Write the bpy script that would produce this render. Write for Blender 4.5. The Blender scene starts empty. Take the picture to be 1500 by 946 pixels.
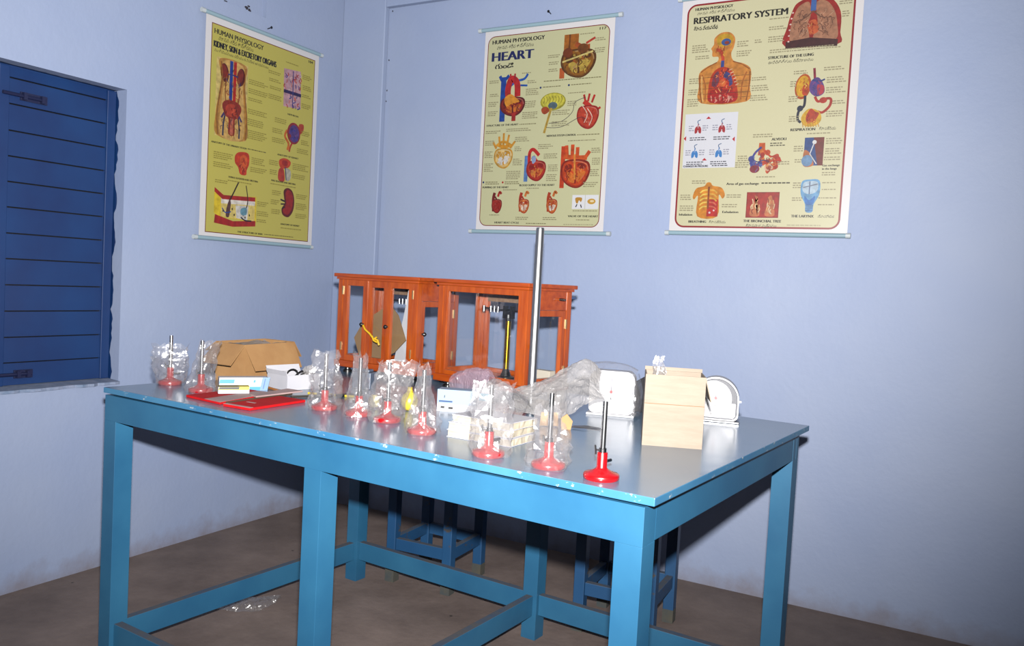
import bpy, math, random
from mathutils import Vector, Matrix, noise

# ------------------------------------------------------------------ camera
CAM = Vector((2.7196, -3.1036, 1.1168))
YAW, PITCH, ROLL, FPX = 0.5078, -0.0492, 0.0534, 1208.7
fwd = Vector((-math.sin(YAW) * math.cos(PITCH), math.cos(YAW) * math.cos(PITCH), math.sin(PITCH)))
rgt = Vector((math.cos(YAW), math.sin(YAW), 0))
upv = rgt.cross(fwd)
rgt, upv = (math.cos(ROLL) * rgt + math.sin(ROLL) * upv, -math.sin(ROLL) * rgt + math.cos(ROLL) * upv)
scene = bpy.context.scene
col = scene.collection
cd = bpy.data.cameras.new('camera')
cd.sensor_fit = 'HORIZONTAL'
cd.sensor_width = 36.0
cd.lens = 36.0 * FPX / 1500.0
cd.clip_start = 0.02
cam = bpy.data.objects.new('camera', cd)
col.objects.link(cam)
m3 = Matrix((rgt, upv, -fwd)).transposed()
cam.matrix_world = Matrix.Translation(CAM) @ m3.to_4x4()
scene.camera = cam

# ------------------------------------------------------------------ world and the camera flash
w = bpy.data.worlds.new('world')
scene.world = w
w.use_nodes = True
bg = w.node_tree.nodes['Background']
bg.inputs[0].default_value = (0.55, 0.65, 1.0, 1)
bg.inputs[1].default_value = 0.008
fl = bpy.data.lights.new('camera_flash', 'SPOT')
fl.energy = 1090
fl.color = (1.0, 0.97, 0.95)
fl.shadow_soft_size = 0.018
fl.spot_size = math.radians(111)
fl.spot_blend = 1.0
flo = bpy.data.objects.new('camera_flash', fl)
col.objects.link(flo)
flo.location = CAM + rgt * 0.008 + upv * 0.115
aim = (fwd + rgt * -0.11 + upv * 0.20).normalized()
flo.rotation_euler = aim.to_track_quat('-Z', 'Y').to_euler()
vs = scene.view_settings
scene.display_settings.display_device = 'sRGB'
vs.view_transform = 'Standard'
vs.look = 'None'
vs.exposure = 0.0
vs.gamma = 1.0
vs.use_curve_mapping = False


# ------------------------------------------------------------------ materials
def lin(c):
    return tuple(((v / 255.0) / 12.92 if v / 255.0 <= 0.04045 else ((v / 255.0 + 0.055) / 1.055) ** 2.4) for v in c)


ALB = 0.40          # overall reflectance of the paints and papers; the flash makes up for it


def L4(c):
    return (*[v * ALB for v in lin(c)], 1.0)


def L4t(c):
    return (*lin(c), 1.0)


MATS = {}


def nodes_of(name):
    m = bpy.data.materials.new(name)
    m.use_nodes = True
    nt = m.node_tree
    return m, nt, nt.nodes['Principled BSDF']


def mat(name, c, rough=0.5, metal=0.0, c2=None, scale=20.0, amt=0.5, bump=0.0, bscale=None, stretch=(1, 1, 1), coat=0.0, detail=4.0):
    if name in MATS:
        return MATS[name]
    m, nt, b = nodes_of(name)
    b.inputs['Base Color'].default_value = L4(c)
    b.inputs['Roughness'].default_value = rough
    b.inputs['Metallic'].default_value = metal
    b.inputs['Coat Weight'].default_value = coat
    b.inputs['Coat Roughness'].default_value = 0.12
    if c2 is not None or bump:
        tc = nt.nodes.new('ShaderNodeTexCoord')
        mp = nt.nodes.new('ShaderNodeMapping')
        mp.inputs['Scale'].default_value = stretch
        nt.links.new(tc.outputs['Object'], mp.inputs[0])
        if c2 is not None:
            n = nt.nodes.new('ShaderNodeTexNoise')
            n.inputs['Scale'].default_value = scale
            n.inputs['Detail'].default_value = detail
            n.inputs['Roughness'].default_value = 0.6
            nt.links.new(mp.outputs[0], n.inputs['Vector'])
            r = nt.nodes.new('ShaderNodeValToRGB')
            r.color_ramp.elements[0].position = 0.5 - 0.5 * (1 - amt) * 0.6 - 0.02
            r.color_ramp.elements[1].position = 0.5 + 0.5 * (1 - amt) * 0.6 + 0.02
            r.color_ramp.elements[0].color = L4(c)
            r.color_ramp.elements[1].color = L4(c2)
            nt.links.new(n.outputs['Fac'], r.inputs[0])
            nt.links.new(r.outputs[0], b.inputs['Base Color'])
        if bump:
            n2 = nt.nodes.new('ShaderNodeTexNoise')
            n2.inputs['Scale'].default_value = bscale or scale * 4
            n2.inputs['Detail'].default_value = 5
            nt.links.new(mp.outputs[0], n2.inputs['Vector'])
            bp = nt.nodes.new('ShaderNodeBump')
            bp.inputs['Strength'].default_value = bump
            bp.inputs['Distance'].default_value = 0.01
            nt.links.new(n2.outputs['Fac'], bp.inputs['Height'])
            nt.links.new(bp.outputs[0], b.inputs['Normal'])
    MATS[name] = m
    return m


def wall_material():
    """lime-washed blue plaster with a grubby splash band just above the floor"""
    m, nt, b = nodes_of('blue_limewash')
    N, K = nt.nodes.new, nt.links.new
    geo = N('ShaderNodeNewGeometry')
    n1 = N('ShaderNodeTexNoise'); n1.inputs['Scale'].default_value = 1.6; n1.inputs['Detail'].default_value = 5
    K(geo.outputs['Position'], n1.inputs['Vector'])
    r1 = N('ShaderNodeValToRGB')
    r1.color_ramp.elements[0].position = 0.3; r1.color_ramp.elements[0].color = L4((170, 189, 229))
    r1.color_ramp.elements[1].position = 0.7; r1.color_ramp.elements[1].color = L4((184, 200, 233))
    K(n1.outputs['Fac'], r1.inputs[0])
    sep = N('ShaderNodeSeparateXYZ'); K(geo.outputs['Position'], sep.inputs[0])
    n2 = N('ShaderNodeTexNoise'); n2.inputs['Scale'].default_value = 9; n2.inputs['Detail'].default_value = 6
    n2.inputs['Roughness'].default_value = 0.65
    K(geo.outputs['Position'], n2.inputs['Vector'])
    # dirt = noise*0.16 - z
    ma = N('ShaderNodeMath'); ma.operation = 'MULTIPLY_ADD'
    K(n2.outputs['Fac'], ma.inputs[0]); ma.inputs[1].default_value = 0.20; ma.inputs[2].default_value = -0.07
    sb = N('ShaderNodeMath'); sb.operation = 'SUBTRACT'
    K(ma.outputs[0], sb.inputs[0]); K(sep.outputs['Z'], sb.inputs[1])
    mr = N('ShaderNodeMapRange'); mr.inputs['From Min'].default_value = -0.05; mr.inputs['From Max'].default_value = 0.06; mr.inputs['To Max'].default_value = 0.8
    K(sb.outputs[0], mr.inputs['Value'])
    mx = N('ShaderNodeMix'); mx.data_type = 'RGBA'
    K(mr.outputs[0], mx.inputs['Factor']); K(r1.outputs[0], mx.inputs['A'])
    mx.inputs['B'].default_value = L4((150, 140, 146))
    K(mx.outputs['Result'], b.inputs['Base Color'])
    b.inputs['Roughness'].default_value = 0.62
    n3 = N('ShaderNodeTexNoise'); n3.inputs['Scale'].default_value = 60; n3.inputs['Detail'].default_value = 6
    K(geo.outputs['Position'], n3.inputs['Vector'])
    n4 = N('ShaderNodeTexNoise'); n4.inputs['Scale'].default_value = 5; n4.inputs['Detail'].default_value = 3
    K(geo.outputs['Position'], n4.inputs['Vector'])
    ad = N('ShaderNodeMath'); ad.operation = 'MULTIPLY_ADD'; ad.inputs[1].default_value = 4.0
    K(n4.outputs['Fac'], ad.inputs[0]); K(n3.outputs['Fac'], ad.inputs[2])
    bp = N('ShaderNodeBump'); bp.inputs['Strength'].default_value = 0.13; bp.inputs['Distance'].default_value = 0.006
    K(ad.outputs[0], bp.inputs['Height']); K(bp.outputs[0], b.inputs['Normal'])
    return m


def floor_material():
    m, nt, b = nodes_of('cement_floor')
    N, K = nt.nodes.new, nt.links.new
    geo = N('ShaderNodeNewGeometry')
    n1 = N('ShaderNodeTexNoise'); n1.inputs['Scale'].default_value = 3.2; n1.inputs['Detail'].default_value = 8
    n1.inputs['Roughness'].default_value = 0.65
    K(geo.outputs['Position'], n1.inputs['Vector'])
    r1 = N('ShaderNodeValToRGB')
    r1.color_ramp.elements[0].position = 0.32; r1.color_ramp.elements[0].color = L4((122, 105, 98))
    r1.color_ramp.elements[1].position = 0.7; r1.color_ramp.elements[1].color = L4((164, 145, 136))
    K(n1.outputs['Fac'], r1.inputs[0])
    v = N('ShaderNodeTexVoronoi'); v.inputs['Scale'].default_value = 7
    K(geo.outputs['Position'], v.inputs['Vector'])
    r2 = N('ShaderNodeValToRGB')
    r2.color_ramp.elements[0].position = 0.03; r2.color_ramp.elements[0].color = (0.05, 0.04, 0.035, 1)
    r2.color_ramp.elements[1].position = 0.05; r2.color_ramp.elements[1].color = (1, 1, 1, 1)
    K(v.outputs['Distance'], r2.inputs[0])
    mx = N('ShaderNodeMix'); mx.data_type = 'RGBA'; mx.blend_type = 'MULTIPLY'; mx.inputs['Factor'].default_value = 0.8
    K(r1.outputs[0], mx.inputs['A']); K(r2.outputs[0], mx.inputs['B'])
    K(mx.outputs['Result'], b.inputs['Base Color'])
    b.inputs['Roughness'].default_value = 0.75
    n3 = N('ShaderNodeTexNoise'); n3.inputs['Scale'].default_value = 40; n3.inputs['Detail'].default_value = 8
    K(geo.outputs['Position'], n3.inputs['Vector'])
    bp = N('ShaderNodeBump'); bp.inputs['Strength'].default_value = 0.3; bp.inputs['Distance'].default_value = 0.005
    K(n3.outputs['Fac'], bp.inputs['Height']); K(bp.outputs[0], b.inputs['Normal'])
    return m


def paint_material(name, c, c2, rough, chips, chipcol=(205, 212, 214), chipscale=(60, 60, 60), thr=0.7, spec=0.5):
    """enamel paint on wood with small chips"""
    m, nt, b = nodes_of(name)
    N, K = nt.nodes.new, nt.links.new
    tc = N('ShaderNodeTexCoord')
    n1 = N('ShaderNodeTexNoise'); n1.inputs['Scale'].default_value = 5; n1.inputs['Detail'].default_value = 5
    K(tc.outputs['Object'], n1.inputs['Vector'])
    r1 = N('ShaderNodeValToRGB')
    r1.color_ramp.elements[0].position = 0.35; r1.color_ramp.elements[0].color = L4(c)
    r1.color_ramp.elements[1].position = 0.7; r1.color_ramp.elements[1].color = L4(c2)
    K(n1.outputs['Fac'], r1.inputs[0])
    out = r1.outputs[0]
    if chips:
        mp = N('ShaderNodeMapping'); mp.inputs['Scale'].default_value = chipscale
        K(tc.outputs['Object'], mp.inputs[0])
        n2 = N('ShaderNodeTexNoise'); n2.inputs['Scale'].default_value = 1.0; n2.inputs['Detail'].default_value = 6
        n2.inputs['Roughness'].default_value = 0.7
        K(mp.outputs[0], n2.inputs['Vector'])
        r2 = N('ShaderNodeValToRGB')
        r2.color_ramp.elements[0].position = thr; r2.color_ramp.elements[0].color = (0, 0, 0, 1)
        r2.color_ramp.elements[1].position = thr + 0.03; r2.color_ramp.elements[1].color = (1, 1, 1, 1)
        K(n2.outputs['Fac'], r2.inputs[0])
        mx = N('ShaderNodeMix'); mx.data_type = 'RGBA'
        K(r2.outputs[0], mx.inputs['Factor']); K(out, mx.inputs['A']); mx.inputs['B'].default_value = L4(chipcol)
        out = mx.outputs['Result']
    K(out, b.inputs['Base Color'])
    b.inputs['Roughness'].default_value = rough
    b.inputs['Specular IOR Level'].default_value = spec
    n3 = N('ShaderNodeTexNoise'); n3.inputs['Scale'].default_value = 14; n3.inputs['Detail'].default_value = 4
    K(tc.outputs['Object'], n3.inputs['Vector'])
    bp = N('ShaderNodeBump'); bp.inputs['Strength'].default_value = 0.06; bp.inputs['Distance'].default_value = 0.01
    K(n3.outputs['Fac'], bp.inputs['Height']); K(bp.outputs[0], b.inputs['Normal'])
    MATS[name] = m
    return m


def film_material(name, tint, body, trans, rough, gloss):
    """thin crinkled plastic film: mostly see-through, some milky body, bright glints"""
    m = bpy.data.materials.new(name)
    m.use_nodes = True
    nt = m.node_tree
    for n in list(nt.nodes):
        nt.nodes.remove(n)
    N, K = nt.nodes.new, nt.links.new
    out = N('ShaderNodeOutputMaterial')
    tr = N('ShaderNodeBsdfTransparent'); tr.inputs[0].default_value = L4t(tint)
    df = N('ShaderNodeBsdfDiffuse'); df.inputs[0].default_value = L4(body)
    tl = N('ShaderNodeBsdfTranslucent'); tl.inputs[0].default_value = L4(body)
    gl = N('ShaderNodeBsdfGlossy'); gl.inputs['Color'].default_value = (1, 1, 1, 1); gl.inputs['Roughness'].default_value = rough
    tc = N('ShaderNodeTexCoord')
    nz = N('ShaderNodeTexNoise'); nz.inputs['Scale'].default_value = 36; nz.inputs['Detail'].default_value = 2
    K(tc.outputs['Object'], nz.inputs['Vector'])
    bp = N('ShaderNodeBump'); bp.inputs['Strength'].default_value = 0.6; bp.inputs['Distance'].default_value = 0.012
    K(nz.outputs['Fac'], bp.inputs['Height'])
    K(bp.outputs[0], gl.inputs['Normal'])
    a = N('ShaderNodeMixShader'); a.inputs[0].default_value = 0.5
    K(df.outputs[0], a.inputs[1]); K(tl.outputs[0], a.inputs[2])
    c = N('ShaderNodeMixShader'); c.inputs[0].default_value = trans
    K(a.outputs[0], c.inputs[1]); K(tr.outputs[0], c.inputs[2])
    lw = N('ShaderNodeLayerWeight'); lw.inputs['Blend'].default_value = 0.35
    mr = N('ShaderNodeMapRange'); mr.inputs['To Min'].default_value = gloss; mr.inputs['To Max'].default_value = min(0.8, gloss * 4)
    K(lw.outputs['Facing'], mr.inputs['Value'])
    d = N('ShaderNodeMixShader')
    K(mr.outputs[0], d.inputs[0]); K(c.outputs[0], d.inputs[1]); K(gl.outputs[0], d.inputs[2])
    K(d.outputs[0], out.inputs[0])
    MATS[name] = m
    return m


def pane_material():
    m = bpy.data.materials.new('window_glass')
    m.use_nodes = True
    nt = m.node_tree
    for n in list(nt.nodes):
        nt.nodes.remove(n)
    N, K = nt.nodes.new, nt.links.new
    out = N('ShaderNodeOutputMaterial')
    tr = N('ShaderNodeBsdfTransparent'); tr.inputs[0].default_value = (0.985, 0.99, 0.99, 1)
    gl = N('ShaderNodeBsdfGlossy'); gl.inputs['Roughness'].default_value = 0.03
    lw = N('ShaderNodeLayerWeight'); lw.inputs['Blend'].default_value = 0.5
    pw = N('ShaderNodeMath'); pw.operation = 'POWER'; pw.inputs[1].default_value = 4.0
    K(lw.outputs['Facing'], pw.inputs[0])
    mr = N('ShaderNodeMapRange'); mr.inputs['To Min'].default_value = 0.025; mr.inputs['To Max'].default_value = 0.5
    K(pw.outputs[0], mr.inputs['Value'])
    mx = N('ShaderNodeMixShader')
    K(mr.outputs[0], mx.inputs[0]); K(tr.outputs[0], mx.inputs[1]); K(gl.outputs[0], mx.inputs[2])
    K(mx.outputs[0], out.inputs[0])
    return m


def ink_material(name, lo, hi):
    m, nt, b = nodes_of(name)
    at = nt.nodes.new('ShaderNodeAttribute')
    at.attribute_name = 'Col'
    tc = nt.nodes.new('ShaderNodeTexCoord')
    nz = nt.nodes.new('ShaderNodeTexNoise'); nz.inputs['Scale'].default_value = 55; nz.inputs['Detail'].default_value = 4
    nt.links.new(tc.outputs['Object'], nz.inputs['Vector'])
    mr = nt.nodes.new('ShaderNodeMapRange'); mr.inputs['From Min'].default_value = 0.3; mr.inputs['From Max'].default_value = 0.7
    mr.inputs['To Min'].default_value = lo; mr.inputs['To Max'].default_value = hi
    nt.links.new(nz.outputs['Fac'], mr.inputs['Value'])
    mx = nt.nodes.new('ShaderNodeVectorMath'); mx.operation = 'SCALE'
    nt.links.new(at.outputs['Color'], mx.inputs[0]); nt.links.new(mr.outputs[0], mx.inputs['Scale'])
    nt.links.new(mx.outputs[0], b.inputs['Base Color'])
    b.inputs['Roughness'].default_value = 0.4
    return m


WALL = wall_material()
FLOOR = floor_material()
INK = ink_material('printed_ink', 0.99, 1.0)
INKM = ink_material('painted_illustration_ink', 0.62, 1.12)
GLASS = pane_material()
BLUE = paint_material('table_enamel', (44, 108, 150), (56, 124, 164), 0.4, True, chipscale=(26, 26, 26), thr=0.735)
BLUETOP = paint_material('tabletop_enamel_with_reflection', (104, 134, 162), (122, 148, 170), 0.21, False, spec=0.9)  # same paint as the legs, paled to carry the wall's reflection and dust
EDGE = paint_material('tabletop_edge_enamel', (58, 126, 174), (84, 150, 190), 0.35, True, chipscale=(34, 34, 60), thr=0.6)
STOOLB = paint_material('stool_enamel', (32, 84, 132), (38, 94, 142), 0.45, True, chipcol=(90, 84, 76), chipscale=(18, 18, 18), thr=0.62)
DUST = mat('dusty_blue_paint', (96, 96, 98), 0.8, c2=(66, 92, 122), scale=25)
SHUT = paint_material('shutter_enamel', (4, 50, 112), (6, 64, 128), 0.5, True, chipcol=(120, 160, 200), chipscale=(55, 55, 55), thr=0.76)
WOOD = mat('varnished_teak', (202, 94, 20), 0.3, c2=(158, 60, 8), scale=9, amt=0.35, stretch=(6, 6, 0.8), bump=0.05, coat=0.4)
WOODH = mat('varnished_teak_rail', (198, 88, 18), 0.3, c2=(156, 58, 8), scale=9, amt=0.35, stretch=(0.8, 6, 6), bump=0.05, coat=0.4)
BLACK = mat('black_enamel', (18, 18, 20), 0.35)
CHROME = mat('chrome', (240, 242, 246), 0.26, 1.0)
STEEL = mat('brushed_steel', (170, 172, 176), 0.3, 1.0)
BRASS = mat('polished_brass', (232, 186, 50), 0.24, 1.0)
RED = mat('red_cast_enamel', (178, 16, 24), 0.25, coat=0.3)
WHITEP = mat('white_sheet', (240, 238, 240), 0.35)
ROD = mat('pale_plastic_tube', (168, 200, 214), 0.3)
CAP = mat('white_plastic_cap', (222, 232, 236), 0.4)
CARD = mat('brown_cardboard', (190, 146, 92), 0.8, c2=(176, 130, 78), scale=12, bump=0.05)
CARDPALE = mat('pale_cardboard', (166, 152, 134), 0.8, c2=(156, 140, 122), scale=14, bump=0.05, stretch=(1, 1, 6))
CARDDK = mat('cut_board_edge', (150, 108, 66), 0.9)
WHITE = mat('white_plastic', (214, 214, 218), 0.4)
GREY = mat('grey_plastic', (58, 62, 74), 0.5)
PAPER = mat('cream_paper', (206, 196, 174), 0.8, c2=(186, 174, 150), scale=3, stretch=(1, 1, 60))
PAPERW = mat('white_card', (216, 216, 222), 0.6, c2=(204, 205, 214), scale=6)
FILM = film_material('clear_film', (251, 251, 252), (240, 238, 240), 0.835, 0.25, 0.06)
FILMG = film_material('milky_film', (244, 244, 244), (246, 242, 240), 0.46, 0.30, 0.035)
FILMS = film_material('hazy_film', (248, 248, 248), (242, 238, 238), 0.64, 0.28, 0.04)
FILMP = film_material('pink_film', (246, 238, 244), (236, 212, 232), 0.55, 0.30, 0.035)


# ------------------------------------------------------------------ mesh helpers
class MB:
    def __init__(s):
        s.v, s.f, s.mi = [], [], []

    def add(s, vs, fs, mi=0):
        o = len(s.v)
        s.v += [tuple(p) for p in vs]
        s.f += [tuple(i + o for i in f) for f in fs]
        s.mi += [mi] * len(fs)
        return s

    def box(s, x0, x1, y0, y1, z0, z1, mi=0, M=None):
        vs = [Vector((x, y, z)) for z in (z0, z1) for y in (y0, y1) for x in (x0, x1)]
        if M is not None:
            vs = [M @ p for p in vs]
        fs = [(0, 2, 3, 1), (4, 5, 7, 6), (0, 1, 5, 4), (2, 6, 7, 3), (0, 4, 6, 2), (1, 3, 7, 5)]
        return s.add(vs, fs, mi)

    def lathe(s, prof, n=24, mi=0, M=None, c=(0, 0)):
        vs, fs = [], []
        for r, z in prof:
            for k in range(n):
                a = 2 * math.pi * k / n
                vs.append(Vector((c[0] + r * math.cos(a), c[1] + r * math.sin(a), z)))
        for i in range(len(prof) - 1):
            for k in range(n):
                j = (k + 1) % n
                fs.append((i * n + k, i * n + j, (i + 1) * n + j, (i + 1) * n + k))
        fs.append(tuple(reversed(range(n))))
        fs.append(tuple((len(prof) - 1) * n + k for k in range(n)))
        if M is not None:
            vs = [M @ p for p in vs]
        return s.add(vs, fs, mi)

    def tube(s, pts, r, n=8, mi=0):
        pts = [Vector(p) for p in pts]
        vs, fs = [], []
        for i, p in enumerate(pts):
            d = (pts[min(i + 1, len(pts) - 1)] - pts[max(i - 1, 0)]).normalized()
            ref = Vector((0, 0, 1)) if abs(d.z) < 0.9 else Vector((1, 0, 0))
            u = d.cross(ref).normalized()
            v = d.cross(u)
            for k in range(n):
                a = 2 * math.pi * k / n
                vs.append(p + (u * math.cos(a) + v * math.sin(a)) * r)
        for i in range(len(pts) - 1):
            for k in range(n):
                j = (k + 1) % n
                fs.append((i * n + k, i * n + j, (i + 1) * n + j, (i + 1) * n + k))
        fs.append(tuple(reversed(range(n))))
        fs.append(tuple((len(pts) - 1) * n + k for k in range(n)))
        return s.add(vs, fs, mi)

    def prism(s, poly, y0, y1, mi=0):
        """polygon in local xz extruded along y"""
        n = len(poly)
        vs = [(x, y0, z) for x, z in poly] + [(x, y1, z) for x, z in poly]
        fs = [tuple(range(n)), tuple(reversed(range(n, 2 * n)))]
        fs += [(i, i + n, (i + 1) % n + n, (i + 1) % n) for i in range(n)]
        return s.add(vs, fs, mi)

    def plate(s, quad, nrm, t, mi=0):
        """thin slab from a polygon, thickened along nrm"""
        n = len(quad)
        q = [Vector(p) for p in quad]
        d = Vector(nrm) * t
        vs = q + [p + d for p in q]
        fs = [tuple(range(n)), tuple(reversed(range(n, 2 * n)))]
        fs += [(i, i + n, (i + 1) % n + n, (i + 1) % n) for i in range(n)]
        return s.add(vs, fs, mi)


def obj(name, mb, mats, parent=None, loc=(0, 0, 0), rz=0.0, smooth=False, bevel=0.0):
    me = bpy.data.meshes.new(name)
    me.from_pydata(mb.v, [], mb.f)
    for m in (mats if isinstance(mats, (list, tuple)) else [mats]):
        me.materials.append(m)
    me.polygons.foreach_set('material_index', mb.mi)
    if smooth:
        me.polygons.foreach_set('use_smooth', [True] * len(me.polygons))
        try:
            me.set_sharp_from_angle(angle=math.radians(40))
        except Exception:
            pass
    me.update()
    import bmesh
    b = bmesh.new(); b.from_mesh(me)
    bmesh.ops.recalc_face_normals(b, faces=b.faces)
    b.to_mesh(me); b.free()
    o = bpy.data.objects.new(name, me)
    col.objects.link(o)
    o.location = loc
    o.rotation_euler = (0, 0, rz)
    if parent is not None:
        o.parent = parent
    if bevel:
        bv = o.modifiers.new('bevel', 'BEVEL')
        bv.width = bevel
        bv.segments = 2
        bv.limit_method = 'ANGLE'
    return o


def empty(name, loc=(0, 0, 0), rz=0.0):
    o = bpy.data.objects.new(name, None)
    o.empty_display_size = 0.05
    col.objects.link(o)
    o.location = loc
    o.rotation_euler = (0, 0, rz)
    return o


def tag(o, label, cat, group=None):
    o['label'] = label
    o['category'] = cat
    if group:
        o['group'] = group
    return o


def struct(o):
    o['kind'] = 'structure'
    return o


# ------------------------------------------------------------------ the room
X1, Y1, ZC = 5.2, -5.2, 3.0
struct(obj('floor', MB().box(-0.2, X1, Y1, 0.2, -0.1, 0), FLOOR))
struct(obj('ceiling', MB().box(-0.2, X1, Y1, 0.2, ZC, ZC + 0.1), mat('ceiling_whitewash', (214, 218, 226), 0.8, c2=(204, 210, 222), scale=3)))
WY0, WY1, WZ0, WZ1 = -2.02, -1.166, 0.672, 1.736          # window opening in the left wall
NY0, NY1, NZ0, NZ1 = -1.05, -0.516, 2.186, 2.52           # shallow ventilator niche
wb = MB()
wb.box(-0.2, 0, Y1, WY0, 0, ZC)
wb.box(-0.2, 0, WY0, WY1, 0, WZ0)
wb.box(-0.2, 0, WY0, WY1, WZ1, ZC)
wb.box(-0.2, 0, WY1, NY0, 0, ZC)
wb.box(-0.2, 0, NY0, NY1, 0, NZ0)
wb.box(-0.2, -0.022, NY0, NY1, NZ0, NZ1)
wb.box(-0.2, 0, NY0, NY1, NZ1, ZC)
wb.box(-0.2, 0, NY1, 0.2, 0, ZC)
wall_left = struct(obj('wall_left', wb, WALL))
wall_back = struct(obj('wall_back', MB().box(0, X1, 0, 0.2, 0, ZC), WALL))
struct(obj('trim_1', MB().box(0, 0.252, -0.03, 0, 0, ZC), WALL, bevel=0.004))                 # corner pillar
struct(obj('trim_2', MB().box(0.252, X1, -0.03, 0, 2.357, ZC), WALL, bevel=0.004))            # lintel beam
# chips of plaster missing in the niche
rn = random.Random(3)
for (cy, cz, s) in ((-0.716, 2.193, 0.013), (-0.698, 2.190, 0.007), (-0.607, 2.204, 0.012), (-0.589, 2.200, 0.010), (-0.594, 2.213, 0.008)):
    pts = []
    for k in range(8):
        a = 2 * math.pi * k / 8
        r = s * rn.uniform(0.45, 1.1)
        pts.append((-0.0222, cy + r * math.cos(a), cz + r * 0.7 * math.sin(a)))
    obj('plaster_chip', MB().plate(pts, (1, 0, 0), 0.0012), mat('bare_plaster', (52, 50, 62), 0.9), wall_left)
# specks along the corner pillar
for (x, z) in ((0.27, 2.345), (0.262, 2.12), (0.258, 1.98), (0.256, 1.93)):
    pts = [(x + 0.004 * math.cos(a) * rn.uniform(.5, 1), -0.0004, z + 0.005 * math.sin(a) * rn.uniform(.5, 1)) for a in [k * math.pi / 3 for k in range(6)]]
    obj('plaster_chip', MB().plate(pts, (0, -1, 0), 0.001), MATS['bare_plaster'], wall_back)

# --- window with closed plank shutters
XS = -0.058
fr = MB()
fr.box(-0.16, -0.07, WY0, WY1, WZ0, WZ0 + 0.03)
fr.box(-0.16, -0.07, WY0, WY1, WZ1 - 0.03, WZ1)
fr.box(-0.16, -0.07, WY0, WY0 + 0.03, WZ0 + 0.03, WZ1 - 0.03)
fr.box(-0.16, -0.07, WY1 - 0.03, WY1, WZ0 + 0.03, WZ1 - 0.03)
win = struct(obj('window_1', fr, SHUT))
rj = random.Random(11)
# brushed-over paint on the reveals
je = MB()
n = 60
vs = []
for i in range(n + 1):
    z = WZ0 + 0.002 + (WZ1 - WZ0 - 0.004) * i / n
    vs.append((-0.07, WY1 - 0.0006, z))
    vs.append((XS + 0.010 + rj.uniform(-0.004, 0.007) + 0.005 * math.sin(i * 0.7), WY1 - 0.0006, z))
je.add(vs, [(2 * i, 2 * i + 1, 2 * i + 3, 2 * i + 2) for i in range(n)])
vs = []
for i in range(n + 1):
    y = WY0 + (WY1 - WY0) * i / n
    vs.append((-0.07, y, WZ1 - 0.0006))
    vs.append((XS + 0.006 + rj.uniform(-0.002, 0.004), y, WZ1 - 0.0006))
je.add(vs, [(2 * i, 2 * i + 1, 2 * i + 3, 2 * i + 2) for i in range(n)])
obj('paint_edge', je, SHUT, win)
zl = [WZ0 + 0.012, 0.761, 0.846, 0.933, 1.02, 1.106, 1.19, 1.275, 1.358, 1.441, 1.524, 1.61, 1.694, WZ1 - 0.006]
for leaf, (ya, yb) in enumerate(((-1.584, WY1 - 0.004), (WY0 + 0.004, -1.590))):
    sm = MB()
    st = 0.034
    for y0, y1 in ((ya, ya + st), (yb - st, yb)):
        sm.box(-0.069, XS + 0.006, y0, y1, zl[0], zl[-1])
    sh = obj('shutter', sm, SHUT, win, bevel=0.002)
    for i in range(len(zl) - 1):
        pl = MB()
        # each plank leans out a little at its foot so that it laps the one below
        z0, z1 = zl[i] + 0.0022, zl[i + 1] - 0.0022
        q = [(-0.068, z0), (XS + 0.0025, z0), (XS - 0.0015, z1), (-0.068, z1)]
        y0, y1 = ya + st + 0.0005, yb - st - 0.0005
        vs = [(x, y0, z) for x, z in q] + [(x, y1, z) for x, z in q]
        pl.add(vs, [(0, 1, 2, 3), (7, 6, 5, 4)] + [(k, k + 4, (k + 1) % 4 + 4, (k + 1) % 4) for k in range(4)])
        obj('plank', pl, SHUT, sh)
    obj('backing', MB().box(-0.0702, -0.0685, ya + 0.001, yb - 0.001, zl[0], zl[-1]), BLACK, sh)
    if leaf == 0:
        for zb, L0, L1 in ((1.641, -1.575, -1.425), (0.722, -1.575, -1.452)):
            bt = MB()
            bt.box(XS + 0.002, XS + 0.006, L0 + 0.06, L1, zb - 0.014, zb + 0.014)
            bt.tube([(XS + 0.012, L0, zb), (XS + 0.012, L1 - 0.01, zb)], 0.006)
            for yk in (L0 + 0.07, L1 - 0.02):
                bt.box(XS + 0.002, XS + 0.02, yk - 0.006, yk + 0.006, zb - 0.012, zb + 0.012)
            obj('bolt', bt, mat('painted_iron', (14, 26, 74), 0.5), sh)
# sloppy mortar ledge under the shutters
lg = MB()
n = 40
vs = []
for i in range(n + 1):
    y = WY0 + (WY1 - WY0) * i / n
    x = 0.010 + rj.uniform(-0.004, 0.008)
    vs += [(-0.07, y, WZ0), (x, y, WZ0 - 0.004), (x, y, WZ0 + 0.006), (-0.07, y, WZ0 + 0.012)]
fs = []
for i in range(n):
    for k in range(4):
        fs.append((4 * i + k, 4 * i + 4 + k, 4 * i + 4 + (k + 1) % 4, 4 * i + (k + 1) % 4))
fs += [(0, 1, 2, 3), (4 * n + 3, 4 * n + 2, 4 * n + 1, 4 * n)]
lg.add(vs, fs)
obj('window_sill', lg, mat('smeared_mortar', (128, 152, 186), 0.8, c2=(172, 184, 214), scale=30), win)

# ------------------------------------------------------------------ wall charts
FONT_CACHE = {}


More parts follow.
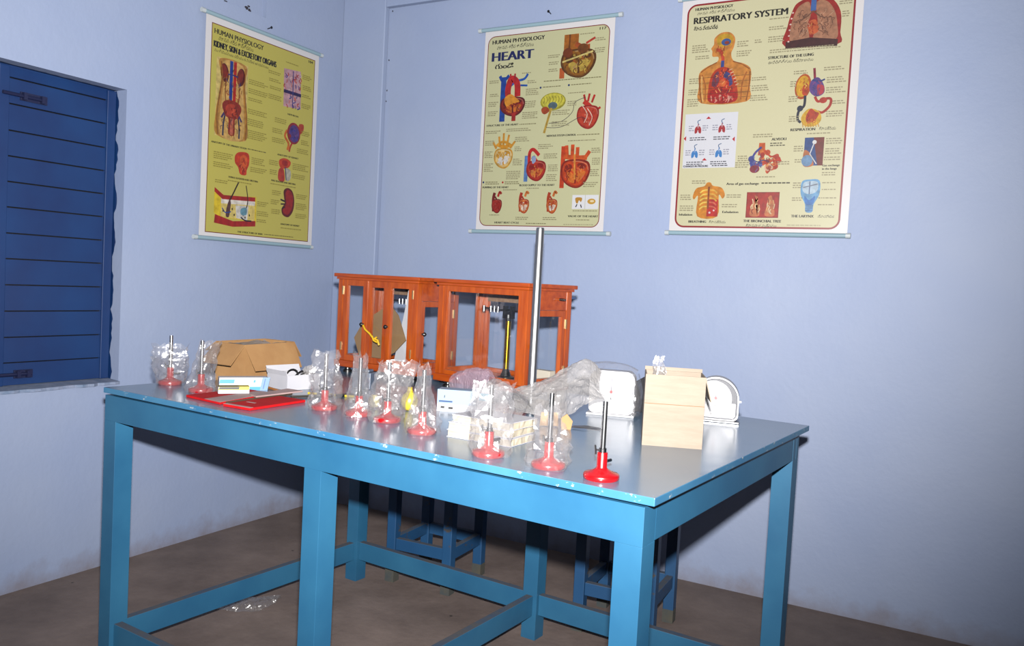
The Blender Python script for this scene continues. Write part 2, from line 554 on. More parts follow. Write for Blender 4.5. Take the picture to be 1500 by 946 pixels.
def text_mesh(body):
    cu = bpy.data.curves.new('lettering', 'FONT')
    cu.body = body
    cu.size = 1.0
    cu.resolution_u = 3
    o = bpy.data.objects.new('lettering', cu)
    col.objects.link(o)
    dg = bpy.context.evaluated_depsgraph_get()
    dg.update()
    me = bpy.data.meshes.new_from_object(o.evaluated_get(dg))
    vs = [v.co.copy() for v in me.vertices]
    fs = [tuple(p.vertices) for p in me.polygons]
    bpy.data.objects.remove(o)
    bpy.data.curves.remove(cu)
    bpy.data.meshes.remove(me)
    return vs, fs


class Ink:
    """flat coloured print in chart units: u 0..100 to the right, v 0..142 downward"""

    def __init__(s, w, h):
        s.w, s.h = w, h
        s.v, s.f, s.c = [], [], []
        s.layer = 0

    def P(s, u, v):
        return ((u / 100.0 - 0.5) * s.w, -0.0006 - s.layer * 0.00003, (1 - v / 142.0) * s.h)

    def poly(s, pts, c):
        s.layer += 1
        o = len(s.v)
        s.v += [s.P(*p) for p in pts]
        s.f.append(tuple(range(o, o + len(pts))))
        s.c.append(L4(c))

    def quads(s, qs, c):
        s.layer += 1
        for q in qs:
            o = len(s.v)
            s.v += [s.P(*p) for p in q]
            s.f.append((o, o + 1, o + 2, o + 3))
            s.c.append(L4(c))

    def rect(s, u0, v0, u1, v1, c):
        s.poly([(u0, v0), (u1, v0), (u1, v1), (u0, v1)], c)

    def ell(s, u, v, ru, rv, c, n=20, rot=0.0):
        cr, sr = math.cos(rot), math.sin(rot)
        s.poly([(u + ru * math.cos(a) * cr - rv * math.sin(a) * sr, v + ru * math.cos(a) * sr + rv * math.sin(a) * cr) for a in [2 * math.pi * k / n for k in range(n)]], c)

    def blob(s, pts, c, k=4):
        """closed Catmull-Rom outline"""
        n = len(pts)
        out = []
        for i in range(n):
            p0, p1, p2, p3 = [pts[(i + j - 1) % n] for j in range(4)]
            for t in [q / k for q in range(k)]:
                out.append(tuple(0.5 * (2 * p1[d] + (p2[d] - p0[d]) * t + (2 * p0[d] - 5 * p1[d] + 4 * p2[d] - p3[d]) * t * t + (3 * p1[d] - p0[d] - 3 * p2[d] + p3[d]) * t ** 3) for d in (0, 1)))
        s.poly(out, c)

    def line(s, pts, wd, c):
        """stroke as one mitred strip, so that no two pieces of it lie on each other"""
        n = len(pts)
        off = []
        for i in range(n):
            a, b = pts[max(i - 1, 0)], pts[min(i + 1, n - 1)]
            dx, dy = b[0] - a[0], b[1] - a[1]
            l = math.hypot(dx, dy) or 1
            off.append((-dy / l * wd / 2, dx / l * wd / 2))
        s.layer += 1
        o = len(s.v)
        for p, q in zip(pts, off):
            s.v += [s.P(p[0] + q[0], p[1] + q[1]), s.P(p[0] - q[0], p[1] - q[1])]
        for i in range(n - 1):
            s.f.append((o + 2 * i, o + 2 * i + 1, o + 2 * i + 3, o + 2 * i + 2))
            s.c.append(L4(c))

    def curve(s, pts, wd, c, k=5):
        out = []
        n = len(pts)
        for i in range(n - 1):
            p0, p1, p2, p3 = pts[max(i - 1, 0)], pts[i], pts[i + 1], pts[min(i + 2, n - 1)]
            for t in [q / k for q in range(k)]:
                out.append(tuple(0.5 * (2 * p1[d] + (p2[d] - p0[d]) * t + (2 * p0[d] - 5 * p1[d] + 4 * p2[d] - p3[d]) * t * t + (3 * p1[d] - p0[d] - 3 * p2[d] + p3[d]) * t ** 3) for d in (0, 1)))
        out.append(pts[-1])
        s.line(out, wd, c)

    def micro(s, u0, v0, u1, rows, c=(120, 115, 80), seed=0, dv=1.35, hgt=0.62):
        r = random.Random(seed * 7 + int(u0 * 13 + v0 * 31))
        qs = []
        for i in range(rows):
            u = u0
            v = v0 + i * dv
            end = u1 - r.uniform(0, 0.3) * (u1 - u0)
            while u < end:
                l = r.uniform(0.7, 2.4)
                qs.append([(u, v), (min(u + l, u1), v), (min(u + l, u1), v + hgt), (u, v + hgt)])
                u += l + 0.4
        if qs:
            s.quads(qs, c)

    def text(s, body, u0, v_base, u1, cap, c, bold=0.0):
        """set a line from u0 to u1 with capital height cap above the baseline v_base"""
        vs, fs = text_mesh(body)
        if not vs:
            return
        x0, x1 = min(p.x for p in vs), max(p.x for p in vs)
        sx = (u1 - u0) / max(x1 - x0, 1e-6)
        for k in ((0,) if not bold else (-1, 0, 1)):
            s.layer += 1
            o = len(s.v)
            s.v += [s.P(u0 + (p.x - x0) * sx + k * bold * cap, v_base - p.y / 0.70 * cap) for p in vs]
            for f in fs:
                s.f.append(tuple(i + o for i in f))
                s.c.append(L4(c))

    def hatch(s, cu, cv, ru, rv, cols, n, ln, wd, seed=0):
        """short painterly strokes scattered over an ellipse"""
        r = random.Random(seed + int(cu * 7 + cv * 3))
        for i in range(n):
            a, q = r.uniform(0, 6.283), math.sqrt(r.random())
            u, v = cu + ru * q * math.cos(a), cv + rv * q * math.sin(a)
            s.curve([(u, v), (u + r.uniform(-.5, .5) * ln, v + r.uniform(.1, .5) * ln), (u + r.uniform(-.6, .6) * ln, v + r.uniform(.5, 1.0) * ln)], wd * r.uniform(.6, 1.4), r.choice(cols), 3)

    def frame(s, u0, v0, u1, v1, rad, wd, c):
        outer, inner = [], []
        for (cx, cy, a0) in ((u1 - rad, v0 + rad, -90), (u1 - rad, v1 - rad, 0), (u0 + rad, v1 - rad, 90), (u0 + rad, v0 + rad, 180)):
            for k in range(7):
                a = math.radians(a0 + 15 * k)
                outer.append((cx + rad * math.cos(a), cy + rad * math.sin(a)))
                inner.append((cx + (rad - wd) * math.cos(a), cy + (rad - wd) * math.sin(a)))
        n = len(outer)
        s.quads([[outer[i], outer[(i + 1) % n], inner[(i + 1) % n], inner[i]] for i in range(n)], c)
        return inner

    def build(s, name, parent, z):
        me = bpy.data.meshes.new(name)
        me.from_pydata(s.v, [], s.f)
        at = me.color_attributes.new('Col', 'FLOAT_COLOR', 'CORNER')
        dat = []
        for p, c in zip(me.polygons, s.c):
            dat += list(c) * p.loop_total
        at.data.foreach_set('color', dat)
        me.materials.append(INKM if name == 'illustration' else INK)
        me.update()
        o = bpy.data.objects.new(name, me)
        col.objects.link(o)
        o.parent = parent
        o.location = (0, 0, z)
        return o


def heart(k, cx, cy, wd, ht, body, dark, lite, vessels, seed=0, inner=True):
    """a heart in section: body, chambers, great vessels and coronary lines"""
    r = random.Random(seed)
    q = lambda pts: [(cx + x * wd, cy + y * ht) for x, y in pts]
    for (pts, wv, c) in vessels:
        k.curve(q(pts), wv * wd, c)
    k.blob(q([(-.36, -.22), (-.48, .02), (-.42, .26), (-.2, .44), (.1, .5), (.34, .36), (.48, .08), (.42, -.18), (.1, -.26)]), dark)
    k.blob(q([(-.32, -.18), (-.42, .03), (-.37, .23), (-.17, .38), (.1, .43), (.3, .31), (.42, .06), (.36, -.14), (.1, -.21)]), body)
    if inner:
        k.blob(q([(-.30, -.12), (-.36, .03), (-.24, .1), (-.1, 0), (-.14, -.12)]), dark)
        k.blob(q([(.06, -.14), (.1, -.02), (.28, 0), (.34, -.08), (.24, -.15)]), dark)
        k.blob(q([(-.26, .12), (-.2, .3), (-.02, .36), (-.02, .16), (-.12, .08)]), lite)
        k.blob(q([(.06, .06), (.06, .32), (.2, .28), (.34, .08), (.2, .04)]), lite)
        k.line(q([(0, -.1), (.02, .38)]), .05 * wd, dark)
    mid = tuple((p + q) // 2 for p, q in zip(body, dark))
    hi = tuple(min(255, int(p * 0.7 + 75)) for p in body)
    k.curve(q([(-.42, .05), (-.36, .24), (-.16, .40), (.1, .45), (.28, .34)]), .035 * wd, mid)
    k.curve(q([(.42, .04), (.36, -.12), (.12, -.2), (-.1, -.2)]), .03 * wd, hi)
    for i in range(22):
        x, y = r.uniform(-.34, .3), r.uniform(-.15, .28)
        k.curve(q([(x, y), (x + r.uniform(-.07, .07), y + .04), (x + r.uniform(-.07, .1), y + .09)]), r.uniform(.012, .028) * wd, r.choice([mid, hi, dark, body]), 3)
    for i in range(9):
        x, y = r.uniform(-.3, .25), r.uniform(-.12, .25)
        k.curve(q([(x, y), (x + r.uniform(-.1, .1), y + .07), (x + r.uniform(-.08, .12), y + .14)]), .022 * wd, r.choice([dark, lite, vessels[0][2]]))
    for i in range(5):
        x, y = r.uniform(-.25, .3), r.uniform(-.1, .3)
        k.ell(cx + x * wd, cy + y * ht, .035 * wd, .03 * ht, lite, 8)


def chart(name, label, loc, rz, wd, ht, sheet, rods, back, frame):
    """hanging chart; origin at the foot of the printed area, local -y faces the room"""
    t = tag(empty(name, loc, rz), label, 'wall chart', 'hanging anatomy charts')
    (sx0, sx1, sz0, sz1) = sheet
    obj('sheet', MB().box(sx0, sx1, -0.0004, 0.0004, sz0, sz1), WHITEP, t)
    for (rx0, rx1, rzz) in rods:
        o = obj('hanging_rod', MB().tube([(rx0 + 0.006, -0.002, rzz), (rx1 - 0.006, -0.002, rzz)], 0.0085, 12), ROD, t, smooth=True)
        for xe, d in ((rx0, 1), (rx1, -1)):
            obj('end_cap', MB().tube([(xe, -0.002, rzz), (xe + d * 0.016, -0.002, rzz)], 0.0095, 12), CAP, o, smooth=True)
    k = Ink(wd, ht)
    col_b, fc, rad, fw = frame
    if rad < 0.5:
        k.rect(0, 0, 100, 142, fc)
        k.rect(fw, fw, 100 - fw, 142 - fw, back)
    else:
        inner = k.frame(0, 0, 100, 142, rad, fw, fc)
        k.poly(inner, back)
    k.build('printed_ground', t, 0)
    return t


def part(t, wd, ht, fn, name, base=6):
    k = Ink(wd, ht)
    k.layer = base
    fn(k)
    return k.build(name, t, 0)


TEL_HP = 'మానవ శరీర శాస్త్రము'
INKK = (28, 26, 24)
GT = (128, 122, 84)

# --- kidney chart on the left wall
KW, KH = 0.587, 0.829
YEL = (204, 194, 92)
kt = chart('anatomy_chart', 'yellow kidney, skin and excretory organs chart hanging beside the blue shutters', (0.012, -0.5165, 1.253), math.pi / 2,
           KW, KH, (-0.322, 0.318, -0.016, 0.854), [(-0.347, 0.337, 0.862), (-0.350, 0.322, -0.023)], YEL, (None, (120, 40, 20), 0, 0.55))
GK = (150, 138, 58)


for args in (('HUMAN PHYSIOLOGY', 2.4, 6.6, 46.5, 3.4, (46, 44, 28), 0.05),
             (TEL_HP, 6, 10.2, 37, 2.6, (60, 56, 30)),
             ('KIDNEY, SKIN & EXCRETORY ORGANS', 2.2, 15.6, 59.4, 4.2, INKK, 0.07),
             ('మూత్రపిండములు చర్మము & విసర్జక అవయవములు', 2.8, 18.6, 52, 1.9, (60, 56, 30)),
             ('104', 93, 3.4, 97.5, 1.9, INKK, 0.07)):
    part(kt, KW, KH, lambda k, args=args: k.text(*args), 'title_line')


def k_body(k):
    k.rect(5, 21.5, 33, 75, (224, 200, 120))
    k.blob([(8, 22), (9.5, 34), (7.5, 48), (5.6, 60), (7, 74.5), (32.6, 74.5), (33.6, 60), (31, 46), (30, 34), (31, 22)], (196, 142, 66))
    k.blob([(11, 23), (12, 36), (10, 52), (10, 74), (30, 74), (30, 52), (28.6, 36), (28.4, 23)], (222, 178, 100))
    k.rect(16.6, 21.6, 19.4, 50, (30, 60, 150))
    k.rect(20.0, 21.6, 22.6, 50, (190, 30, 26))
    for sx, cx in ((-1, 12.2), (1, 26.6)):
        k.ell(cx, 31, 3.6, 6.4, (96, 24, 16), rot=0.15 * sx)
        k.ell(cx - 0.6, 30.2, 2.6, 5.0, (138, 42, 24), rot=0.15 * sx)
        k.line([(19.5, 31), (cx - sx * 2.4, 31.4)], 0.9, (40, 50, 120))
        k.curve([(cx - sx * 2, 33), (cx - sx * 1, 44), (19.5 + sx * 4.6, 56)], 0.9, (150, 90, 40))
        k.curve([(19.5, 49), (19.5 + sx * 5, 56), (19.5 + sx * 9, 62)], 1.5, (70, 50, 100))
        k.curve([(19.5 + sx * 5.5, 58), (19.5 + sx * 7, 66), (19.5 + sx * 7.2, 74)], 1.3, (44, 52, 84))
    k.blob([(11, 54), (13, 50), (19.5, 48.5), (26, 50), (28, 54), (25, 60), (22.4, 62), (22.4, 72), (17, 72), (16.8, 62), (14, 60)], (150, 44, 28))
    k.blob([(14, 55), (16, 52), (20, 51), (24, 53), (24, 58), (19.5, 60), (15.5, 59)], (190, 66, 40))
    k.rect(18.4, 61, 21, 72.5, (206, 110, 84))


def k_body2(k):
    k_body(k)
    k.hatch(19.5, 55, 6, 5, [(120, 30, 20), (206, 84, 50), (96, 24, 18)], 16, 3, .5, 1)
    k.hatch(19.5, 38, 8, 12, [(120, 60, 30), (60, 70, 130), (176, 60, 30), (150, 100, 50)], 30, 4, .4, 2)
    k.hatch(19.5, 66, 10, 7, [(170, 110, 50), (120, 60, 40), (90, 60, 70)], 18, 4, .4, 3)
    k.curve([(8.6, 24), (9.8, 36), (7.6, 50), (6.4, 62), (7.6, 74)], 1.0, (150, 96, 40))
    k.curve([(30.6, 24), (30, 36), (31, 46), (33, 60), (32.4, 74)], 1.0, (160, 104, 44))


part(kt, KW, KH, k_body2, 'illustration')


def k_neph(k):
    k.poly([(67.5, 14), (85, 12.5), (86.3, 41), (68.2, 42)], (206, 160, 170))
    r = random.Random(5)
    for i in range(46):
        u, v = r.uniform(68.5, 85), r.uniform(14.5, 40.5)
        c = r.choice([(170, 40, 40), (190, 70, 60), (84, 76, 140), (230, 200, 200), (120, 80, 130), (206, 100, 90)])
        k.curve([(u, v), (u + r.uniform(-2, 2), v + 1.2), (u + r.uniform(-1.5, 1.5), v + 2.6)], r.uniform(.5, 1.0), c, 3)
    k.rect(67.8, 29.4, 86, 31.8, (52, 36, 92))
    k.line([(77, 14), (77.4, 41)], 0.8, (60, 60, 140))


part(kt, KW, KH, k_neph, 'illustration')


def k_glom(k):
    k.curve([(73, 59), (71, 64), (75, 69), (74, 74)], 2.0, (216, 110, 30))
    k.curve([(80, 66), (77, 71), (76, 75)], 1.6, (196, 60, 30))
    k.blob([(85, 53), (90, 52), (90, 57), (86, 60)], (190, 70, 40))
    k.ell(80, 60.5, 7, 8.2, (150, 40, 50))
    k.ell(80.4, 60.6, 5.4, 6.6, (88, 62, 132))
    r = random.Random(2)
    for i in range(12):
        k.ell(80.4 + r.uniform(-3.6, 3.6), 60.6 + r.uniform(-4.6, 4.6), 1.0, 1.0, r.choice([(70, 60, 150), (120, 80, 150), (60, 40, 110)]), 8)
    k.ell(75.6, 63, 1.8, 1.6, (150, 40, 36))


part(kt, KW, KH, k_glom, 'illustration')


def k_blad(k):
    k.blob([(24, 86), (28, 83), (36, 83), (37, 90), (35, 95), (34.4, 98.5), (29, 98.5), (27, 94), (24, 91)], (206, 60, 26))
    k.blob([(29, 86), (34, 85), (35, 91), (32, 95), (29, 92)], (226, 96, 40))
    k.line([(31, 93), (31.6, 98.3)], 1.1, (160, 34, 20))


def k_blad2(k):
    k.blob([(66, 83), (72, 80.5), (78, 82.5), (76, 87), (68, 88.5)], (206, 70, 30))
    k.ell(72, 84.2, 3.2, 2.2, (168, 36, 24))
    k.blob([(66, 90), (70, 88), (72, 92), (72, 98), (66, 97.5)], (190, 60, 40))
    k.blob([(73, 88), (78, 89), (78.5, 95), (75, 97.5), (73, 94)], (190, 186, 170))
    k.line([(72.5, 87), (74, 97)], 0.9, (60, 60, 110))


part(kt, KW, KH, lambda k: (k_blad(k), k.hatch(31, 90, 4, 5, [(170, 36, 20), (236, 120, 60), (150, 40, 24)], 14, 2.4, .5, 4)), 'illustration')
part(kt, KW, KH, k_blad2, 'illustration')


def k_skin(k):
    k.poly([(7, 112), (13, 116), (45, 113), (45.5, 132), (10, 130), (7, 128)], (236, 206, 40))
    k.poly([(13, 117), (44, 116), (44, 120), (13, 121)], (240, 232, 220))
    k.poly([(7, 110.5), (15, 115), (44, 113.5), (44, 116.5), (14, 118), (7, 113.5)], (176, 30, 24))
    k.poly([(13, 121), (44, 119.5), (44, 131), (13, 130)], (238, 214, 120))
    k.poly([(26, 121), (38, 120.5), (37, 131), (27, 130)], (226, 222, 214))
    k.poly([(8, 129), (24, 132.5), (45, 130.5), (45, 134.5), (24, 136.5), (7.4, 135)], (176, 30, 24))
    k.curve([(20, 130), (19, 122), (24, 112), (28, 104.5)], 1.1, (54, 36, 24))
    k.curve([(33, 128), (37, 118), (35, 106)], 0.8, (54, 36, 24))
    k.blob([(17.5, 126), (20, 118), (21.6, 120), (20.6, 129), (18, 130)], (96, 60, 60))
    k.curve([(14, 124), (17, 127), (22, 126)], 0.8, (40, 70, 150))
    k.blob([(31, 123), (36, 122), (36, 127), (31, 127)], (110, 160, 180))
    for (u, v) in ((15, 126), (23, 124), (25, 128), (35, 129), (39, 127)):
        k.ell(u, v, 0.6, 0.9, (60, 56, 40), 8)
    k.curve([(31, 129), (35, 131), (41, 131)], 1.0, (20, 30, 40))


part(kt, KW, KH, k_skin, 'illustration')


def k_kid(k):
    k.blob([(72, 105), (76, 102.5), (81, 104.5), (83.4, 111), (82.6, 119), (78, 124.5), (72, 123.5), (70.4, 119), (73.4, 114.5), (72.6, 110.5)], (104, 18, 14))
    k.blob([(74, 106), (77, 104), (80.6, 106), (82, 111), (81, 118), (77, 122.8), (73, 122), (72, 119), (75, 114.5), (74.4, 110)], (164, 30, 20))
    k.line([(73.6, 113), (69, 112)], 1.3, (40, 26, 26))
    k.line([(73.6, 115), (69.4, 115.4)], 1.1, (60, 26, 26))
    k.line([(74, 117), (70.6, 119)], 0.9, (40, 30, 30))


part(kt, KW, KH, k_kid, 'illustration')


def k_caps(k):
    for (s, a, v, b) in (('ANATOMY OF THE URINARY SYSTEM', 2.8, 80.4, 34, ), ('NEPHRON', 73, 47.6, 84), ('ANATOMY OF KIDNEY', 64, 79.4, 86), ('FEMALE BLADDER AND URETHRA', 18.8, 102.4, 46),
                         ('MALE BLADDER AND URETHRA', 59, 99.4, 84), ('ANATOMY OF KIDNEY', 70, 131, 90), ('THE STRUCTURE OF SKIN', 28.5, 140.2, 52)):
        k.text(s, a, v, b, 1.25, (46, 42, 20), 0.08)
    k.micro(35, 79.2, 57, 1, (96, 88, 40), 1)
    k.micro(54, 139.2, 92, 1, (120, 110, 50), 2)
    for (u0, v0, u1, rows, sd) in ((34, 30, 52, 3, 1), (34, 36.5, 52, 3, 2), (34, 43, 50, 2, 3), (34, 51, 52, 3, 4), (34, 58, 52, 4, 5), (34, 66, 53, 5, 6), (52, 19, 66, 2, 7), (53, 24.5, 66, 2, 8), (54, 30, 66, 2, 9), (53, 36, 66, 3, 10),
                                   (87, 14, 97, 3, 11), (87.5, 22, 97, 3, 12), (87, 29, 97, 2, 13), (87, 36, 97, 3, 14), (69, 8.6, 82, 1, 15), (60, 52, 72, 3, 16), (58, 60, 71, 3, 17), (58, 67, 71, 3, 18), (88, 57, 97, 3, 19), (88, 64, 97, 3, 20), (84, 71, 97, 3, 21),
                                   (5, 86, 22, 4, 22), (5, 93, 22, 3, 23), (39, 85, 52, 4, 24), (38, 92, 55, 3, 25), (56, 84, 65, 3, 26), (57, 91, 65, 3, 27), (80, 83, 97, 4, 28), (80, 91, 97, 3, 29), (18, 104, 44, 1, 30), (58, 101, 88, 1, 31),
                                   (7, 105, 18, 2, 32), (25, 101.5, 40, 1, 33), (46, 116, 57, 3, 34), (46, 123, 57, 3, 35), (46, 129, 56, 2, 36), (60, 106, 69, 3, 37), (59, 113, 68, 3, 38), (60, 120, 69, 3, 39), (85, 106, 97, 3, 40), (85, 113, 97, 4, 41), (85, 121, 97, 3, 42), (70, 133, 94, 1, 43)):
        k.micro(u0, v0, u1, rows, GK, sd)


part(kt, KW, KH, k_caps, 'fine_print', 4)['kind'] = 'stuff'

# --- heart chart
HW, HH = 0.569, 0.814
BEI = (208, 208, 164)
ht_ = chart('anatomy_chart', 'pale beige heart chart hanging behind the tall chrome rod', (1.0925, -0.012, 1.356), 0.0,
            HW, HH, (-0.300, 0.304, -0.016, 0.836), [(-0.333, 0.336, 0.844), (-0.332, 0.338, -0.024)], BEI, (None, (132, 44, 40), 6, 0.6))
RD, RD2, OR, BRN, PNK, YL2 = (196, 40, 26), (150, 24, 20), (224, 110, 30), (110, 60, 20), (222, 120, 100), (226, 176, 60)
BLU = (24, 70, 160)


for args in (('HUMAN PHYSIOLOGY', 4, 5.9, 48.4, 2.9, INKK, 0.07),
             (TEL_HP, 8.1, 10.0, 39.4, 2.4, INKK),
             ('HEART', 4.4, 18.7, 39.6, 6.6, (24, 34, 92), 0.09),
             ('గుండె', 7.4, 24.4, 22.9, 3.6, INKK, 0.07),
             ('117', 92, 3.6, 97, 1.8, INKK, 0.07)):
    part(ht_, HW, HH, lambda k, args=args: k.text(*args), 'title_line')


def h_one(k):
    k.rect(64.5, 4.6, 76, 16, (176, 104, 28))
    k.rect(68.2, 4.6, 69.6, 15, (120, 66, 14))
    k.rect(62, 28, 66, 35.5, (196, 96, 40))
    k.curve([(82, 12), (86, 10), (89, 8.6)], 1.6, (190, 60, 40))
    heart(k, 76.5, 22.4, 29, 27, (150, 96, 20), (92, 54, 10), (196, 166, 70), [([(-.1, -.4), (.1, -.3), (.3, -.3)], .12, (170, 80, 30))], 1)
    k.ell(68, 17.6, 4.0, 3.4, (120, 56, 16)); k.ell(80, 15.4, 4.4, 3.4, (120, 66, 20))
    k.line([(64, 24), (88, 18)], 1.2, (214, 196, 120))


part(ht_, HW, HH, h_one, 'illustration')


def h_two(k):
    k.rect(13.2, 31, 17.8, 64, BLU)
    k.curve([(12, 30), (15, 34), (20, 30)], 2.4, BLU)
    k.curve([(19, 40), (26, 35), (33, 33.5), (36, 30)], 1.8, (34, 90, 180))
    k.curve([(30, 38), (36, 38.5)], 1.4, (34, 90, 180))
    k.curve([(22, 52), (19.5, 42), (22, 33), (27, 36), (28, 46)], 5.0, (190, 34, 30))
    k.curve([(22, 33), (21, 29)], 1.4, (190, 34, 30)); k.curve([(25, 33), (25, 29)], 1.4, (170, 30, 40))
    heart(k, 24, 51, 22.5, 19, (150, 34, 20), (96, 20, 14), (206, 110, 30), [([(-.2, -.4), (0, -.2)], .1, (170, 40, 30))], 2)
    k.blob([(17, 47), (22, 44), (27, 47), (30, 50), (24, 51), (19, 53)], (228, 150, 40))
    k.rect(24, 58, 27.4, 64, (170, 36, 28))


part(ht_, HW, HH, h_two, 'illustration')


def h_brain(k):
    k.ell(58, 51.5, 10.4, 6.4, (168, 160, 40))
    k.ell(58, 51, 9.4, 5.4, (214, 206, 72))
    for i in range(7):
        k.curve([(50 + i * 2.4, 47.6), (51 + i * 2.4, 50), (50 + i * 2.4, 52.6)], 0.5, (150, 142, 40))
    k.ell(58, 54.4, 3.8, 2.6, (90, 110, 120))
    k.blob([(49, 56), (53, 55), (55.5, 58), (52, 60.4), (49.4, 59)], (168, 70, 30))
    k.curve([(57, 56), (55, 63), (52, 74)], 1.8, (190, 156, 60))
    k.curve([(55.4, 67), (66, 66), (74, 60), (76, 53), (84, 50)], 0.4, (70, 60, 70))
    k.curve([(53.6, 70), (66, 70), (80, 64), (86, 66)], 0.4, (70, 60, 70))


part(ht_, HW, HH, h_brain, 'illustration')


def h_three(k):
    for (a, b) in (((84, 53), (82.6, 48)), ((86, 53), (87, 47.6)), ((89, 54), (91, 48.6)), ((92, 60), (96, 57.6))):
        k.curve([a, b], 1.6, (190, 40, 30))
    heart(k, 86.4, 61.5, 18, 22, (196, 66, 40), (160, 34, 24), (224, 130, 100), [([(-.2, -.4), (.1, -.2)], .2, (196, 50, 34))], 3, False)
    k.curve([(82, 56), (86, 62), (84, 68)], 0.5, (240, 220, 200)); k.curve([(86, 58), (90, 64), (88, 70)], 0.5, (240, 220, 200))


part(ht_, HW, HH, h_three, 'illustration')


def h_four(k):
    for (a, b) in (((15, 82), (14, 75)), ((18, 82), (18, 72.6)), ((21, 82), (22.6, 74)), ((12, 84), (9, 79)), ((24, 84), (28, 79))):
        k.curve([a, b], 1.7, (214, 150, 40))
    heart(k, 18.4, 89, 17, 20, (226, 196, 130), (206, 150, 40), (226, 224, 220), [([(-.3, -.4), (0, -.3), (.3, -.36)], .16, (218, 150, 30))], 4)
    k.curve([(12, 82), (18, 79), (25, 82)], 2.0, (226, 160, 40))


part(ht_, HW, HH, h_four, 'illustration')


def h_five(k):
    k.rect(37, 90, 40.2, 109, (90, 130, 190))
    k.curve([(41, 96), (41, 88), (44, 85.6), (49, 90)], 2.6, (200, 40, 30))
    heart(k, 47, 98.8, 17, 20, (186, 50, 26), (150, 24, 16), (216, 130, 50), [([(-.2, -.4), (0, -.2)], .2, (206, 50, 34))], 5)
    k.blob([(43, 91), (46, 90.5), (46.6, 94), (44, 96)], (150, 170, 210))


part(ht_, HW, HH, h_five, 'illustration')


def h_six(k):
    k.rect(67, 84, 70.5, 114, (206, 66, 20))
    for (a, b) in (((72, 92), (71, 83.5)), ((76, 91), (76, 83)), ((80, 91), (80, 85)), ((86, 93), (89.6, 88))):
        k.curve([a, b], 2.8, (212, 80, 26))
    heart(k, 79, 100.6, 24.5, 27, (206, 70, 20), (140, 34, 12), (224, 120, 40), [([(-.4, -.34), (0, -.3), (.36, -.3)], .14, (214, 90, 30))], 6)
    k.line([(78, 90), (79, 108)], 1.4, (232, 150, 60))


part(ht_, HW, HH, h_six, 'illustration')
for i, (cx, bc, dc, lc) in enumerate(((14.6, (170, 40, 24), (120, 20, 14), (150, 30, 20)), (38, (212, 120, 50), (176, 50, 20), (236, 220, 200)), (61.4, (206, 110, 40), (176, 60, 20), (236, 226, 210)))):
    def h_small(k, cx=cx, bc=bc, dc=dc, lc=lc, i=i):
        k.curve([(cx - 2.4, 131), (cx - 3, 122), (cx - 2, 117)], 2.4, dc)
        k.curve([(cx + 1, 120), (cx + 2.4, 116.5), (cx + 4, 118)], 1.8, bc)
        heart(k, cx + 0.3, 125.4, 9.4, 14, bc, dc, lc, [([(-.2, -.4), (0, -.2)], .14, dc)], 10 + i, i > 0)
    part(ht_, HW, HH, h_small, 'illustration')


def h_valve(k):
    k.rect(78, 119, 98.6, 129, (232, 234, 238))
    k.rect(88, 119, 88.5, 129, (206, 208, 190))
    k.blob([(80.6, 121), (85.6, 121), (85, 124), (83.4, 122.8), (82.4, 125), (81, 124.4)], (190, 140, 50))
    k.line([(81, 127.6), (82, 125.6)], 0.8, (40, 36, 40)); k.line([(85.6, 128), (84.8, 125.8)], 0.8, (40, 36, 40))
    k.ell(93.2, 123.6, 3.2, 2.0, (206, 160, 60)); k.ell(93.6, 123.4, 1.6, 0.8, (240, 220, 180))


part(ht_, HW, HH, h_valve, 'inset_diagram')


